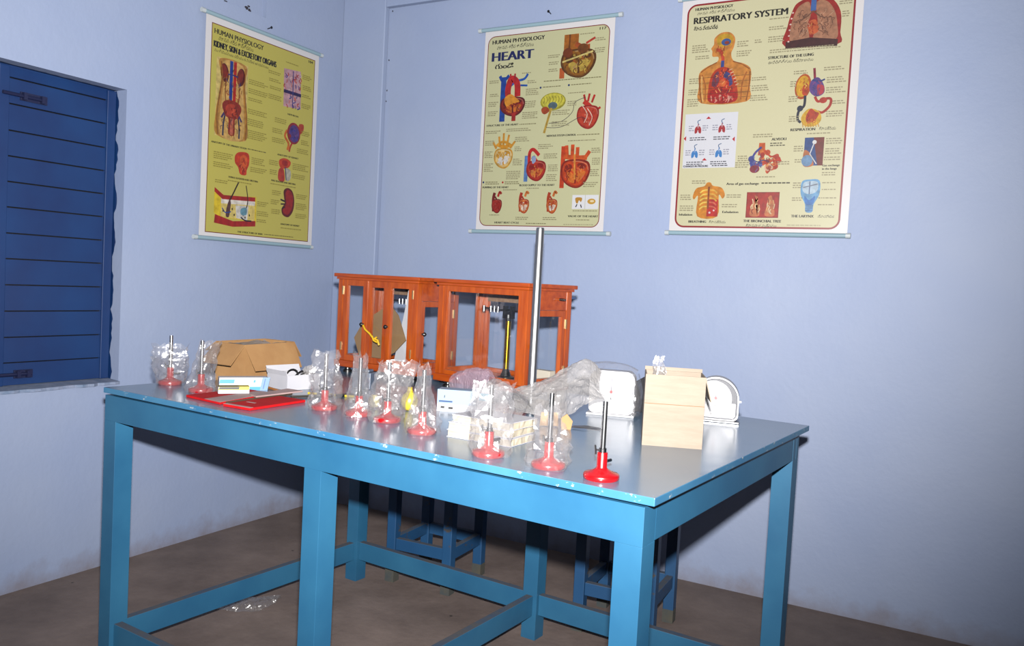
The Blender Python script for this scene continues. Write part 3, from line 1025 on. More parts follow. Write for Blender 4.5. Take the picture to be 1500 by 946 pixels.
def h_caps(k):
    for (s, a, v, b) in (('STRUCTURE OF THE HEART', 2.4, 67.2, 30), ('NERVOUS SYSTEM CONTROL', 54.4, 76.8, 78), ('BLOOD SUPPLY TO THE HEART', 33.8, 112.3, 63), ('PUMPING OF THE HEART', 1.6, 113.6, 24.5),
                         ('VALVE OF THE HEART', 75.3, 134.8, 99), ('HEART BEAT CYCLE', 13.8, 140, 35)):
        k.text(s, a, v, b, 1.4, (50, 48, 36), 0.08)
    for (u, v) in ((47.2, 40.9), (70.2, 40.6), (2.1, 109.1), (19.2, 109.3)):
        k.ell(u, v, 0.8, 0.8, (20, 50, 110) if u != 19.2 else (180, 30, 26), 10)
    k.micro(49, 40.4, 67, 1, GT, 60); k.micro(72, 40.2, 88, 1, GT, 61); k.micro(4, 108.7, 17, 2, GT, 62); k.micro(21, 108.7, 34, 2, GT, 63)
    k.micro(49.6, 36.2, 98, 1, GT, 64); k.micro(31, 66.4, 46, 1, GT, 65); k.micro(79, 76, 98, 1, GT, 66); k.micro(41, 139.4, 62, 1, GT, 67); k.micro(72, 139.8, 96, 1, (170, 166, 130), 68)
    for (u0, v0, u1, rows, sd) in ((77, 5, 88, 1, 1), (89, 9, 97, 2, 2), (89, 16, 97, 3, 3), (52, 18, 62, 2, 4), (53, 23, 61, 2, 5), (53, 28, 61, 2, 6), (3, 33, 11, 2, 7), (4, 43, 12, 2, 8), (3, 49, 12, 3, 9), (3, 56, 12, 3, 10), (31, 29, 41, 1, 11), (36, 35, 44, 2, 12), (35, 41, 46, 4, 13), (35, 50, 46, 4, 14), (33, 58, 46, 4, 15),
                                   (70, 52, 77, 3, 16), (58, 58, 72, 3, 17), (58, 66, 74, 3, 18), (70, 46, 84, 1, 19), (2, 70.6, 16, 2, 20), (20, 69.6, 46, 2, 21), (2, 78, 10, 3, 22), (2, 86, 9, 4, 23), (2, 95, 10, 5, 24), (28, 76, 40, 3, 25), (28, 83, 34, 3, 26), (27, 92, 35, 4, 27), (22, 101, 34, 5, 28), (48, 82, 60, 3, 29), (53, 89, 64, 3, 30), (57, 97, 65, 4, 31),
                                   (56, 104, 65, 4, 32), (72, 80, 96, 1, 33), (91, 86, 98, 3, 34), (92, 93, 98, 4, 35), (91, 101, 98, 4, 36), (86, 110, 98, 3, 37), (9, 133.4, 21, 1, 38), (32, 135, 44, 2, 39), (55, 135, 68, 2, 40), (79, 130, 98, 1, 41), (82, 136.4, 95, 1, 42), (20, 114.6, 32, 1, 43), (40, 113.6, 52, 1, 44)):
        k.micro(u0, v0, u1, rows, (150, 144, 110), sd)


part(ht_, HW, HH, h_caps, 'fine_print', 4)['kind'] = 'stuff'

# --- respiratory chart
RW, RH = 0.600, 0.842
rt = chart('anatomy_chart', 'cream respiratory system chart with a thick red rounded border', (1.992, -0.012, 1.362), 0.0,
           RW, RH, (-0.320, 0.326, -0.016, 0.858), [(-0.338, 0.338, 0.866), (-0.334, 0.338, -0.021)], (218, 214, 174), (None, (150, 20, 34), 6, 1.1))


for args in (('HUMAN PHYSIOLOGY', 5.2, 4.2, 28.8, 1.8, INKK, 0.07),
             (TEL_HP, 6.5, 6.9, 30, 1.7, (70, 66, 50)),
             ('RESPIRATORY SYSTEM', 4.7, 12.4, 62, 4.0, INKK, 0.07),
             ('శ్వాస వ్యవస్థ', 4.9, 16.6, 20, 2.2, (60, 58, 44), 0.05)):
    part(rt, RW, RH, lambda k, args=args: k.text(*args), 'title_line')


def r_lung(k):
    k.blob([(68, 6), (76, 3.4), (86, 5.4), (92, 14), (92.6, 26), (91.4, 33), (62, 32), (62.4, 20), (65, 10)], (164, 34, 28))
    k.blob([(69, 8), (74, 6.5), (75.4, 14), (74, 20), (75, 29), (65, 29.5), (64.4, 20), (66.4, 12)], (180, 126, 96))
    k.blob([(78.6, 6.6), (84, 7), (88.6, 13), (90.6, 21), (90.4, 30), (78, 29), (79.6, 20), (78.4, 12)], (180, 126, 96))
    k.poly([(62, 29), (76, 27.6), (91.6, 30), (91.4, 34), (62, 33)], (70, 26, 28))
    k.rect(75.2, 4, 78.2, 12, (70, 110, 180))
    k.blob([(75, 18), (78.6, 17.6), (80.4, 24), (76, 26), (74.4, 22)], (206, 96, 50))
    r = random.Random(8)
    for sx in (-1, 1):
        k.curve([(76.7, 12), (76.7 + sx * 3.4, 15), (76.7 + sx * 7, 17)], 0.8, (120, 80, 60))
        for i in range(9):
            u, v = 76.7 + sx * r.uniform(3, 9), r.uniform(10, 24)
            k.curve([(u, v), (u + sx * 1.6, v + r.uniform(-1, 2)), (u + sx * 2.6, v + r.uniform(-1, 4))], 0.42, (120, 76, 58))
    for i in range(6):
        k.ell(63.6 + (i * i) * 0.06, 29 - i * 3.4, 0.6, 0.5, (230, 200, 190), 8)


part(rt, RW, RH, lambda k: (r_lung(k), k.hatch(70.5, 19, 4.5, 8, [(140, 90, 66), (206, 160, 130), (116, 70, 52)], 26, 2.6, .35, 8), k.hatch(84.5, 19, 4.5, 8, [(140, 90, 66), (206, 160, 130), (116, 70, 52)], 26, 2.6, .35, 9), k.hatch(77, 21.5, 2.4, 3.4, [(176, 50, 24), (226, 140, 70)], 10, 2, .4, 10)), 'illustration')


def r_torso(k):
    k.blob([(12.6, 63), (10.4, 52), (10.2, 44), (15, 40), (21, 37.6), (21.6, 34.5), (18, 34), (17.6, 30.5), (16.8, 29), (18.4, 26.4), (18.6, 22.6), (22.6, 19.6), (28, 19.8), (31.4, 23.6), (31, 29), (29.6, 33), (31.4, 37.6), (38, 40), (42.4, 44), (42.4, 54), (41, 63.4)], (214, 140, 60))
    k.blob([(20, 24), (22, 20.8), (28, 21), (30.4, 25), (27, 28), (22, 28)], (206, 160, 40))
    k.ell(26.0, 25.6, 3.0, 2.2, (60, 90, 150)); k.ell(26.4, 26, 1.4, 1.0, (150, 60, 40))
    k.curve([(20, 30), (23, 31), (24.6, 36), (24.6, 44)], 2.0, (196, 70, 40))
    k.rect(23.6, 37, 25.6, 46, (56, 76, 150))
    k.blob([(18, 62.8), (16.6, 54), (18, 46), (22, 41.6), (28, 41.6), (32, 46), (34.6, 54), (34, 63)], (196, 60, 26))
    k.blob([(18.6, 52), (19.6, 46), (22.4, 43.6), (23, 50), (21, 53)], (120, 60, 80))
    k.blob([(26.4, 44), (30, 46), (31.6, 52), (28, 53), (26, 49)], (70, 70, 130))
    k.ell(26, 52, 3.6, 4.0, (206, 50, 30)); k.ell(25.4, 51, 2.2, 2.4, (228, 110, 50))
    k.blob([(18, 56), (24, 54.6), (33.6, 57), (33.6, 63), (18, 62.8)], (176, 26, 24))
    for i in range(6):
        k.line([(29 + i * 0.9, 43.4 + i * 1.9), (31 + i * 0.9, 42.6 + i * 1.9)], 0.6, (240, 190, 150))
        k.line([(18.6 + i * 2.6, 58.6 + (i % 2)), (19.2 + i * 2.6, 62)], 0.7, (230, 150, 130))
    for v in (47, 50.4, 54, 57.4, 60.4):
        k.line([(10, v), (43, v)], 0.22, (70, 56, 40))
    k.curve([(12, 45), (14.5, 52), (15, 62)], 0.8, (176, 100, 40)); k.curve([(40, 45), (37.6, 52), (37.4, 62)], 0.8, (176, 100, 40))
    k.curve([(12, 46), (12.4, 54), (13.6, 62.6)], 1.0, (232, 178, 104))


def r_torso2(k):
    r_torso(k)
    k.hatch(26, 50, 7, 8, [(150, 30, 20), (226, 90, 50), (110, 40, 60), (236, 150, 90)], 34, 3, .5, 5)
    k.hatch(26, 60, 7, 2.4, [(130, 16, 20), (216, 70, 60), (236, 170, 150)], 18, 2, .5, 6)
    k.hatch(25, 29, 4.5, 4, [(176, 90, 30), (150, 60, 30), (226, 170, 60)], 14, 2, .4, 7)
    k.curve([(10.8, 45), (11, 53), (13, 62.6)], .7, (150, 84, 30)); k.curve([(42, 45), (42, 54), (40.8, 63)], .7, (150, 84, 30))
    k.curve([(21, 38), (16, 40.4), (11.4, 43.6)], .6, (160, 90, 36)); k.curve([(31, 38), (37, 40.4), (41.6, 43.6)], .6, (160, 90, 36))


part(rt, RW, RH, r_torso2, 'illustration')


def r_press(k):
    k.rect(3, 69.5, 36.4, 104, (226, 228, 236))
    for (cx, cy, c) in ((11.6, 80, (170, 44, 50)), (26.8, 80, (170, 44, 50)), (10.4, 95.5, (60, 130, 200)), (25.8, 95.5, (60, 130, 200))):
        k.curve([(cx + 0.5, cy - 3.4), (cx - 0.4, cy - 5.6), (cx + 1.4, cy - 6.6)], 0.5, (80, 110, 150))
        k.blob([(cx - 1.9, cy + 2), (cx - 2, cy - 1), (cx - .6, cy - 2.6), (cx - .3, cy + 1)], c)
        k.blob([(cx + 1.9, cy + 2), (cx + 2, cy - 1), (cx + .6, cy - 2.6), (cx + .3, cy + 1)], c)
        k.line([(cx, cy - 4), (cx, cy)], 0.5, c)
        k.micro(cx - 6, cy - 3, cx - 2.6, 3, (160, 160, 176), 3)
        k.micro(cx + 2.8, cy - 3, cx + 6.4, 3, (160, 160, 176), 4)
        k.micro(cx - 5, cy + 4.4, cx + 6, 2, (90, 90, 100), 5)
    for (cx, cy, a) in ((18, 72.4, 0), (3.6, 85, 1), (34.6, 86.4, 1), (17, 98.6, 0)):
        k.poly([(cx - 1.6, cy + .7), (cx, cy - .9), (cx + 1.6, cy + .7)] if not a else [(cx + .7, cy - 1.6), (cx - .9, cy), (cx + .7, cy + 1.6)], (190, 30, 40))
    k.text('CHANGES IN PRESSURE', 3.6, 103.4, 19.6, 1.2, (40, 40, 60), 0.08)
    k.micro(22, 102.4, 33, 1, (80, 80, 90), 6)


part(rt, RW, RH, r_press, 'inset_diagram')


def r_organ(k):
    k.curve([(80.6, 55), (79.6, 46)], 1.4, (150, 30, 60))
    k.ell(73.8, 56.6, 4.6, 7.6, (190, 80, 20), rot=0.12)
    k.ell(73.6, 56.4, 3.6, 6.4, (228, 170, 30), rot=0.12)
    k.ell(75.2, 58.4, 1.8, 3.6, (196, 60, 20), rot=0.12)
    k.blob([(78, 54), (82, 51.6), (85.4, 56), (86, 61), (82, 63), (78, 60)], (96, 66, 140))
    k.blob([(82, 56), (85.6, 57), (85.6, 61), (82.4, 62)], (186, 50, 70))
    k.curve([(79, 53), (83, 54), (86, 53)], 1.0, (40, 60, 130))
    k.curve([(75.4, 62), (75.2, 68), (72.4, 71), (72, 76), (74, 78)], 1.5, (30, 36, 60))
    k.ell(73, 69.6, 1.8, 1.8, (30, 40, 66))
    k.curve([(81, 63), (83, 66), (87, 64.6), (90, 65), (89.6, 69), (86, 72.5), (83, 72)], 1.5, (180, 40, 24))
    k.ell(85.8, 65.4, 2.2, 1.8, (190, 50, 30))
    k.blob([(74, 75), (78, 70), (84, 72), (85.4, 77), (82, 80.4), (76, 80)], (226, 176, 40))
    k.blob([(76.6, 75), (79, 70), (82, 72), (84, 73), (82, 77), (78, 78.6)], (190, 60, 24))
    for i in range(7):
        k.line([(75 + i * 1.4, 78), (75.4 + i * 1.5, 81)], 0.5, (206, 150, 40))


part(rt, RW, RH, lambda k: (r_organ(k), k.hatch(74, 56, 3, 5.6, [(206, 130, 20), (176, 60, 20), (240, 206, 80)], 16, 2, .4, 11), k.hatch(82, 57.4, 3, 4.4, [(60, 60, 140), (150, 60, 110), (200, 80, 90)], 18, 2, .4, 12), k.hatch(80, 75, 3.4, 3, [(150, 40, 20), (226, 120, 40)], 12, 2, .4, 13)), 'illustration')


def r_alv(k):
    k.poly([(50.4, 89.4), (54, 89.4), (54.4, 97), (50, 97)], (206, 90, 30))
    r = random.Random(21)
    for i in range(26):
        u, v = r.uniform(46, 62), r.uniform(95, 107)
        left = u < 52
        if (u - 54) ** 2 / 70 + (v - 101) ** 2 / 44 > 1:
            continue
        k.ell(u, v, r.uniform(1.2, 2.6), r.uniform(1.2, 2.4), r.choice([(70, 76, 150), (90, 90, 160), (120, 60, 100)] if left else [(206, 80, 30), (220, 120, 50), (186, 50, 26)]), 12)
    k.curve([(52, 92), (48, 96), (46.4, 102), (50, 107)], 1.3, (60, 70, 150))
    k.curve([(54, 94), (58, 98), (62, 97), (61, 103), (57, 107)], 1.1, (196, 60, 24))
    k.ell(48.6, 105.4, 3.0, 2.4, (140, 40, 60)); k.ell(57, 104.6, 2.6, 2.2, (226, 180, 150)); k.ell(57, 104.6, 1.6, 1.3, (190, 90, 60))
    k.curve([(47, 99), (50, 101), (54, 100), (58, 102)], 0.6, (40, 40, 110))


part(rt, RW, RH, lambda k: (r_alv(k), k.hatch(50, 100, 3, 6, [(50, 50, 120), (150, 60, 110), (110, 120, 190)], 20, 2, .4, 14), k.hatch(58, 101, 3.4, 5, [(160, 40, 20), (236, 150, 70), (140, 60, 60)], 20, 2, .4, 15)), 'illustration')


def r_sq(k):
    k.poly([(77, 87.2), (88, 87.2), (88, 104), (77, 104)], (40, 76, 140))
    k.poly([(82, 87.2), (88, 87.2), (88, 104), (85, 104)], (120, 40, 34))
    k.blob([(77, 95), (80, 96), (82, 100), (82.6, 104), (77, 104)], (190, 110, 60))
    k.ell(79, 101, 3.2, 3.4, (110, 150, 190))
    k.ell(82.6, 90, 1.2, 1.2, (240, 240, 240)); k.line([(82.6, 90), (80.4, 97), (84.4, 103)], 0.6, (230, 230, 230))


part(rt, RW, RH, r_sq, 'illustration')


def r_chest(k):
    k.blob([(11, 122), (13, 117), (18, 115.6), (19.6, 113.4), (22, 113.4), (23.6, 115.4), (29, 116.6), (31.4, 121), (30, 123.6), (27.6, 121.4), (27.4, 134.8), (14.6, 134.8), (14.4, 122), (12, 124)], (222, 140, 30))
    k.poly([(20.8, 124), (27.4, 124), (27.6, 134.8), (20.4, 134.8)], (196, 34, 26))
    for i in range(5):
        k.curve([(20.4, 118 + i * 2.6), (17.6, 118.4 + i * 2.6), (15.6, 120 + i * 2.6)], 0.9, (246, 206, 90))
        k.curve([(21.8, 118 + i * 2.6), (24.6, 118.4 + i * 2.6), (26.4, 120 + i * 2.6)], 0.9, (236, 180, 70) if i < 3 else (226, 110, 80))
    k.line([(21.1, 116), (21.1, 130)], 1.1, (150, 70, 20))
    k.ell(22.4, 132.4, 0.7, 0.7, (250, 220, 220), 8); k.ell(25, 131, 0.6, 0.6, (250, 220, 220), 8)


part(rt, RW, RH, r_chest, 'illustration')


def r_bron(k):
    k.rect(45, 119.6, 64.6, 135.4, (150, 26, 20))
    k.rect(45.6, 120.2, 64.0, 134.8, (176, 36, 24))
    r = random.Random(4)
    for sx, cx in ((-1, 50.4), (1, 59.4)):
        k.blob([(cx - 2.8, 134), (cx - 2, 128), (cx - sx * 1.4, 123), (cx + sx * 0.6, 122), (cx + 2, 128), (cx + 2.8, 134)], (206, 120, 70))
        for i in range(9):
            u, v = cx + r.uniform(-2.2, 2.2), r.uniform(126, 133.4)
            k.curve([(u, v), (u + r.uniform(-1, 1), v - 1.6), (u + r.uniform(-1, 1), v - 3)], 0.6, r.choice([(236, 206, 160), (150, 60, 30), (226, 170, 110)]))


part(rt, RW, RH, r_bron, 'illustration')


def r_lar(k):
    k.blob([(77, 113.6), (81.6, 112.2), (87, 113), (87.4, 121), (84.6, 127), (84, 131.6), (80.2, 131.6), (79.6, 127), (76.8, 121)], (110, 170, 216))
    k.blob([(78, 114.4), (81.6, 113.2), (86, 114), (86, 119), (82, 121), (78, 119.4)], (190, 214, 232))
    k.line([(81.6, 113.4), (81.6, 121)], 0.6, (90, 110, 150)); k.line([(78, 117), (86, 115)], 0.6, (120, 130, 150))
    k.blob([(79, 122), (81.8, 124.6), (85, 122), (84, 127), (80, 127)], (50, 120, 196))
    for i in range(4):
        k.line([(80, 127.6 + i * 1.1), (84.2, 127.6 + i * 1.1)], 0.5, (60, 110, 170))


part(rt, RW, RH, r_lar, 'illustration')


def r_caps(k):
    for (s, a, v, b, cp) in (('STRUCTURE OF THE LUNG', 52.4, 38.6, 78.6, 1.7), ('RESPIRATION', 68.4, 83, 82.4, 1.6), ('ALVEOLI', 57.7, 88.2, 66.2, 1.6), ('Area of gas exchange', 32, 115, 51.8, 1.5), ('Inhalation', 2.8, 134.4, 11.4, 1.4), ('Exhalation', 30.6, 132.6, 40.4, 1.4),
                             ('BREATHING', 9.3, 138.9, 20.6, 1.5), ('THE BRONCHIAL TREE', 43.9, 138.2, 66.5, 1.6), ('THE LARYNX', 72.2, 135, 85, 1.6), ('Gas exchange', 88, 104.6, 97.6, 1.2), ('in the lungs', 88, 106.6, 96, 1.2)):
        k.text(s, a, v, b, cp, (44, 42, 34), 0.08)
    k.text('ఊపిరితిత్తుల నిర్మాణము', 52.6, 41.6, 78.6, 1.7, (50, 48, 38))
    k.text('శ్వాసక్రియ', 84.6, 83, 94, 1.6, (50, 48, 38))
    k.text('శ్వాసక్రియ', 22.4, 139, 33, 1.4, (50, 48, 38))
    k.text('శ్వాసనాళ వృక్షము', 45.6, 141, 64, 1.5, (50, 48, 38))
    k.text('స్వరపేటిక', 87.4, 135, 96.6, 1.4, (50, 48, 38))
    k.micro(53.4, 113.7, 73.2, 1, (70, 66, 50), 1, hgt=0.8)
    k.micro(57, 89.6, 67, 2, (80, 76, 60), 2)
    k.micro(70, 139.4, 96, 1, (180, 174, 140), 3)
    for (u0, v0, u1, rows, sd) in ((72, 1.8, 94, 1, 1), (51.6, 14, 63, 1, 2), (51.6, 19, 62, 2, 3), (51.6, 25, 61, 3, 4), (53, 33, 95, 2, 5), (91, 8, 98, 2, 6), (93, 14, 98, 3, 7), (4.6, 26, 16, 4, 8), (7, 33, 17, 2, 9), (33, 26, 40, 3, 10), (33, 32, 42, 3, 11), (43.6, 26, 48, 2, 12), (4, 47, 10, 3, 13), (4, 54, 10, 3, 14), (3.6, 60, 11, 4, 15),
                                   (43.4, 49, 52, 2, 16), (43.6, 54, 55, 3, 17), (43, 60, 54, 3, 18), (85, 46, 97, 2, 19), (87, 52, 98, 3, 20), (87, 58, 98, 3, 21), (91, 66, 98, 2, 22), (88, 72, 98, 3, 23), (68, 47, 76, 2, 24), (66.4, 53, 70, 3, 25), (66, 62, 72, 3, 26), (67, 74, 73, 3, 27), (46.4, 84, 58, 2, 28), (38, 97, 45, 3, 29), (36.6, 101, 45, 3, 30),
                                   (62, 101, 69, 2, 31), (50, 110, 62, 1, 32), (71, 92, 76.4, 3, 33), (72, 100, 76, 2, 34), (89, 88, 98, 3, 35), (89, 94, 98, 3, 36), (88.6, 99, 98, 2, 37), (88, 108, 97, 2, 38), (3, 121, 11, 3, 39), (3, 128, 12, 3, 40), (32.6, 121, 42, 2, 41), (30, 127, 42, 2, 42), (10, 112, 20, 2, 43), (72, 114, 77, 3, 44), (88.6, 114, 96, 1, 45), (88.6, 118, 97, 1, 46), (87, 123, 97, 1, 47), (87, 127, 96, 1, 48), (72, 123, 78, 2, 49), (78, 84.6, 92, 1, 50)):
        k.micro(u0, v0, u1, rows, (158, 150, 118), sd)


part(rt, RW, RH, r_caps, 'fine_print', 4)['kind'] = 'stuff'

for (x, y, z, rz_, lab) in ((0.0, -0.506, 2.142, math.pi / 2, 'small dark nail in the wall above the yellow kidney chart'), (1.099, 0.0, 2.239, 0, 'small dark nail in the wall above the heart chart')):
    nm = MB().tube([(0, 0.015, 0), (0, -0.022, 0.006)], 0.0022, 8).lathe([(0.0055, 0), (0.0055, 0.002)], 10, 0, Matrix.Translation((0, -0.022, 0.006)) @ Matrix.Rotation(math.pi / 2, 4, 'X'))
    tag(obj('nail', nm, BLACK, None, (x, y, z), rz_), lab, 'nail')

# ------------------------------------------------------------------ the laboratory table
TX, TY, TR, TH = 2.292, -1.828, -0.0701, 0.78
TL, TW_, LEG = 1.5825, 1.0177, 0.051
APB, THK = 0.692, 0.0145
iR, iL, iF, iB = 0.0194, -0.001, 0.0064, 0.0194


def T(a, b, z=TH):
    c, s = math.cos(TR), math.sin(TR)
    return Vector((TX + a * c - b * s, TY + a * s + b * c, z))


tab = tag(empty('lab_table', T(0, 0, 0), TR), 'large blue painted wooden laboratory table with six legs', 'table')
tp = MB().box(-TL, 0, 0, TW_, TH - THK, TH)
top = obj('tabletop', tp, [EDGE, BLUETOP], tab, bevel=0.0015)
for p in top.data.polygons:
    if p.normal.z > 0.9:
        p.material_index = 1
xs = [-iR - LEG, -iR - LEG - 0.493 * (TL - iR - iL - LEG), -TL + iL]
ys = [iF, TW_ - iB - LEG]
GAP = 0.006
ap = 0.022
for i, y in enumerate(ys):
    for x in xs:
        lm = MB().box(x, x + LEG, y, y + LEG, 0, APB)
        lm.box(x + 0.0004, x + LEG - 0.0004, y + (ap if i == 0 else 0), y + LEG - (0 if i == 0 else ap), APB, TH - THK - 0.002)
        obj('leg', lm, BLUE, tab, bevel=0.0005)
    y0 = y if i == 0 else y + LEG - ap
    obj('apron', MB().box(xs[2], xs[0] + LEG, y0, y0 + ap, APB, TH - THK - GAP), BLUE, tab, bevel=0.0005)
for x in (xs[0] + LEG - ap - 0.0008, xs[2] + 0.0008):
    obj('apron', MB().box(x, x + ap, ys[0] + LEG, ys[1], APB, TH - THK - GAP), BLUE, tab, bevel=0.0015)
SW = 0.024


def rail(x0, x1, y0, y1, z0, z1):
    o = obj('stretcher', MB().box(x0, x1, y0, y1, z0, z1), [BLUE, DUST], tab, bevel=0.0015)
    for p in o.data.polygons:
        if p.normal.z > 0.9:
            p.material_index = 1


for i in range(2):
    y0 = ys[i] + 0.012
    for j in range(2):
        rail(xs[j + 1] + LEG, xs[j], y0, y0 + SW, 0.078, 0.143)
for x in xs:
    rail(x + LEG * 0.5 - SW * 0.5, x + LEG * 0.5 + SW * 0.5, ys[0] + LEG, ys[1], 0.076, 0.14)


# ------------------------------------------------------------------ stools under the table
def stool(center, rz, label):
    t = tag(empty('stool', (center[0], center[1], 0), rz), label, 'stool', 'wooden stools behind the table')
    S, lw, hh = 0.235, 0.036, 0.47
    obj('seat', MB().box(-S / 2 - 0.035, S / 2 + 0.035, -S / 2 - 0.035, S / 2 + 0.035, hh, hh + 0.025), STOOLB, t, bevel=0.003)
    for sx in (-1, 1):
        for sy in (-1, 1):
            o = obj('leg', MB().box(sx * S / 2 - lw / 2, sx * S / 2 + lw / 2, sy * S / 2 - lw / 2, sy * S / 2 + lw / 2, 0, hh), STOOLB, t, bevel=0.002)
            obj('worn_foot', MB().box(sx * S / 2 - lw / 2 - .0004, sx * S / 2 + lw / 2 + .0004, sy * S / 2 - lw / 2 - .0004, sy * S / 2 + lw / 2 + .0004, 0, 0.045), mat('bare_worn_wood', (92, 88, 74), 0.85, c2=(66, 76, 80), scale=20), o)
    a = S / 2 - lw / 2
    for z in (0.12, 0.40):
        for s in (-1, 1):
            for box in ((-a, a, s * S / 2 - 0.011, s * S / 2 + 0.011), (s * S / 2 - 0.011, s * S / 2 + 0.011, -a, a)):
                o = obj('stretcher', MB().box(*box, z, z + 0.042), [STOOLB, DUST], t, bevel=0.0015)
                for p in o.data.polygons:
                    if p.normal.z > 0.9:
                        p.material_index = 1
    return t


stool((1.035, -0.560), 0.06, 'blue wooden stool behind the table, nearer the window')
stool((1.782, -0.542), 0.05, 'blue wooden stool behind the table, nearer its front right leg')


# ------------------------------------------------------------------ crumpled film generators
def crumple_bag(seed, rb, rm, rt, hgt, flat=0.45, lean=(0, 0), jit=0.006, n=18, m=13, tw=0.0):
    """closed-bottom plastic bag with an open, pinched mouth"""
    r = random.Random(seed)
    mb = MB()
    vs, fs = [], []
    lob = r.uniform(0, 6.28)
    for i in range(m):
        t = i / (m - 1)
        rad = rb + (rm - rb) * min(1, t * 2.2) if t < 0.45 else rm + (rt - rm) * (t - 0.45) / 0.55
        sq = 1 - (1 - flat) * min(1, max(0, t - 0.15) * 1.6)
        for k in range(n):
            a = 2 * math.pi * k / n
            q = rad * (1 + 0.10 * math.sin(3 * a + lob + t * 4) + 0.06 * math.sin(5 * a - lob)) + r.uniform(-jit, jit) * (0.4 if i == 0 else 1)
            x, y = q * math.cos(a), q * sq * math.sin(a)
            ca, sa = math.cos(tw), math.sin(tw)
            x, y = x * ca - y * sa, x * sa + y * ca
            z = 0.0006 + t * hgt + (0 if i == 0 else r.uniform(-jit, jit) * 0.6) + (r.uniform(-1, 1) * jit * 1.6 if i == m - 1 else 0)
            vs.append((x + lean[0] * t * t, y + lean[1] * t * t, max(0.0006, z)))
    for i in range(m - 1):
        for k in range(n):
            j = (k + 1) % n
            A, B, C_, D = i * n + k, i * n + j, (i + 1) * n + j, (i + 1) * n + k
            fs += [(A, B, C_), (A, C_, D)] if r.random() < .5 else [(A, B, D), (B, C_, D)]
    mb.add(vs, fs)
    return mb


def crumple_sheet(rows, nu, nv, jit, seed):
    """crumpled film spanned between control rows (lists of points), Catmull-interpolated"""
    r = random.Random(seed)

    def cr(p, t):
        n = len(p) - 1
        x = min(max(t * n, 0), n - 1e-6)
        i = int(x); f = x - i
        p0, p1, p2, p3 = p[max(i - 1, 0)], p[i], p[i + 1], p[min(i + 2, n)]
        return tuple(0.5 * (2 * p1[d] + (p2[d] - p0[d]) * f + (2 * p0[d] - 5 * p1[d] + 4 * p2[d] - p3[d]) * f * f + (3 * p1[d] - p0[d] - 3 * p2[d] + p3[d]) * f ** 3) for d in range(3))
    vs, fs = [], []
    for i in range(nu + 1):
        ctrl = [cr(row, i / nu) for row in rows]
        for j in range(nv + 1):
            p = cr(ctrl, j / nv)
            e = 0.14
            q = Vector(p) * 15 + Vector((seed, 0, 0))
            fold = (0.5 - abs(noise.noise(q))) * 2.6 * jit + (0.3 - abs(noise.noise(q * 2.6))) * 1.3 * jit
            p = (p[0], p[1] - fold * 0.7, p[2] + fold * 0.7)
            vs.append(Vector((p[0] + r.uniform(-jit, jit) * e, p[1] + r.uniform(-jit, jit) * e, max(0.0012, p[2] + r.uniform(-jit, jit) * e))))
    for i in range(nu):
        for j in range(nv):
            A = i * (nv + 1) + j
            B, C_, D = A + 1, A + nv + 2, A + nv + 1
            fs += [(A, B, C_), (A, C_, D)] if r.random() < .5 else [(A, B, D), (B, C_, D)]
    return MB().add(vs, fs)


# ------------------------------------------------------------------ bunsen burners
BASE_P = [(0.0305, 0.0), (0.032, 0.002), (0.032, 0.008), (0.030, 0.0105), (0.020, 0.0135), (0.0115, 0.018), (0.0092, 0.021), (0.0092, 0.046), (0.0085, 0.0475)]


def burner(a, b, rz, label, bag=None):
    t = tag(empty('bunsen_burner', T(a, b), TR + rz), label, 'burner', 'small burners along the table')
    obj('base', MB().lathe(BASE_P, 32), RED, t, smooth=True)
    obj('tube', MB().lathe([(0.0047, 0.0475), (0.0047, 0.137), (0.0041, 0.137), (0.0041, 0.06)], 16), CHROME, t, smooth=True)
    c = MB().lathe([(0.0066, 0.0478), (0.0066, 0.054), (0.0056, 0.055)], 16)
    c.tube([(-0.005, -0.002, 0.051), (-0.013, -0.004, 0.052)], 0.0015, 8)
    c.tube([(-0.012, -0.004, 0.044), (-0.014, -0.004, 0.060)], 0.0018, 8)
    obj('collar', c, STEEL, t, smooth=True)
    obj('gas_inlet', MB().tube([(0.006, 0.006, 0.030), (0.017, 0.02, 0.030)], 0.003, 10), STEEL, t, smooth=True)
    if bag:
        obj('plastic_bag', crumple_bag(**bag), FILM, t)
    return t


view = -TR + YAW                                     # bags lie roughly flat to the viewer
burner(-1.543, 0.171, 0.3, 'bagged red-based burner at the far left, by the window end of the table', dict(seed=1, rb=0.036, rm=0.046, rt=0.046, hgt=0.108, flat=0.4, lean=(0.004, 0.0), tw=view))
burner(-1.376, 0.150, 1.2, 'bagged red-based burner in front of the open brown box', dict(seed=2, rb=0.036, rm=0.036, rt=0.036, hgt=0.130, flat=0.4, lean=(0.03, 0.022), tw=view))
burner(-0.968, 0.206, 0.8, 'bagged red-based burner just right of the red packets', dict(seed=3, rb=0.037, rm=0.039, rt=0.036, hgt=0.143, flat=0.4, lean=(0.002, 0.0), tw=view))
burner(-0.853, 0.206, 2.0, 'bagged red-based burner, second to the right of the red packets', dict(seed=4, rb=0.037, rm=0.034, rt=0.036, hgt=0.145, flat=0.4, tw=view))
burner(-0.753, 0.196, 0.1, 'bagged red-based burner, third to the right of the red packets, bag mouth sagging open', dict(seed=5, rb=0.038, rm=0.042, rt=0.044, hgt=0.140, flat=0.45, lean=(0.014, 0.01), tw=view))
burner(-0.609, 0.147, 1.5, 'bagged red-based burner just left of the white booklets', dict(seed=6, rb=0.038, rm=0.034, rt=0.034, hgt=0.147, flat=0.4, tw=view))
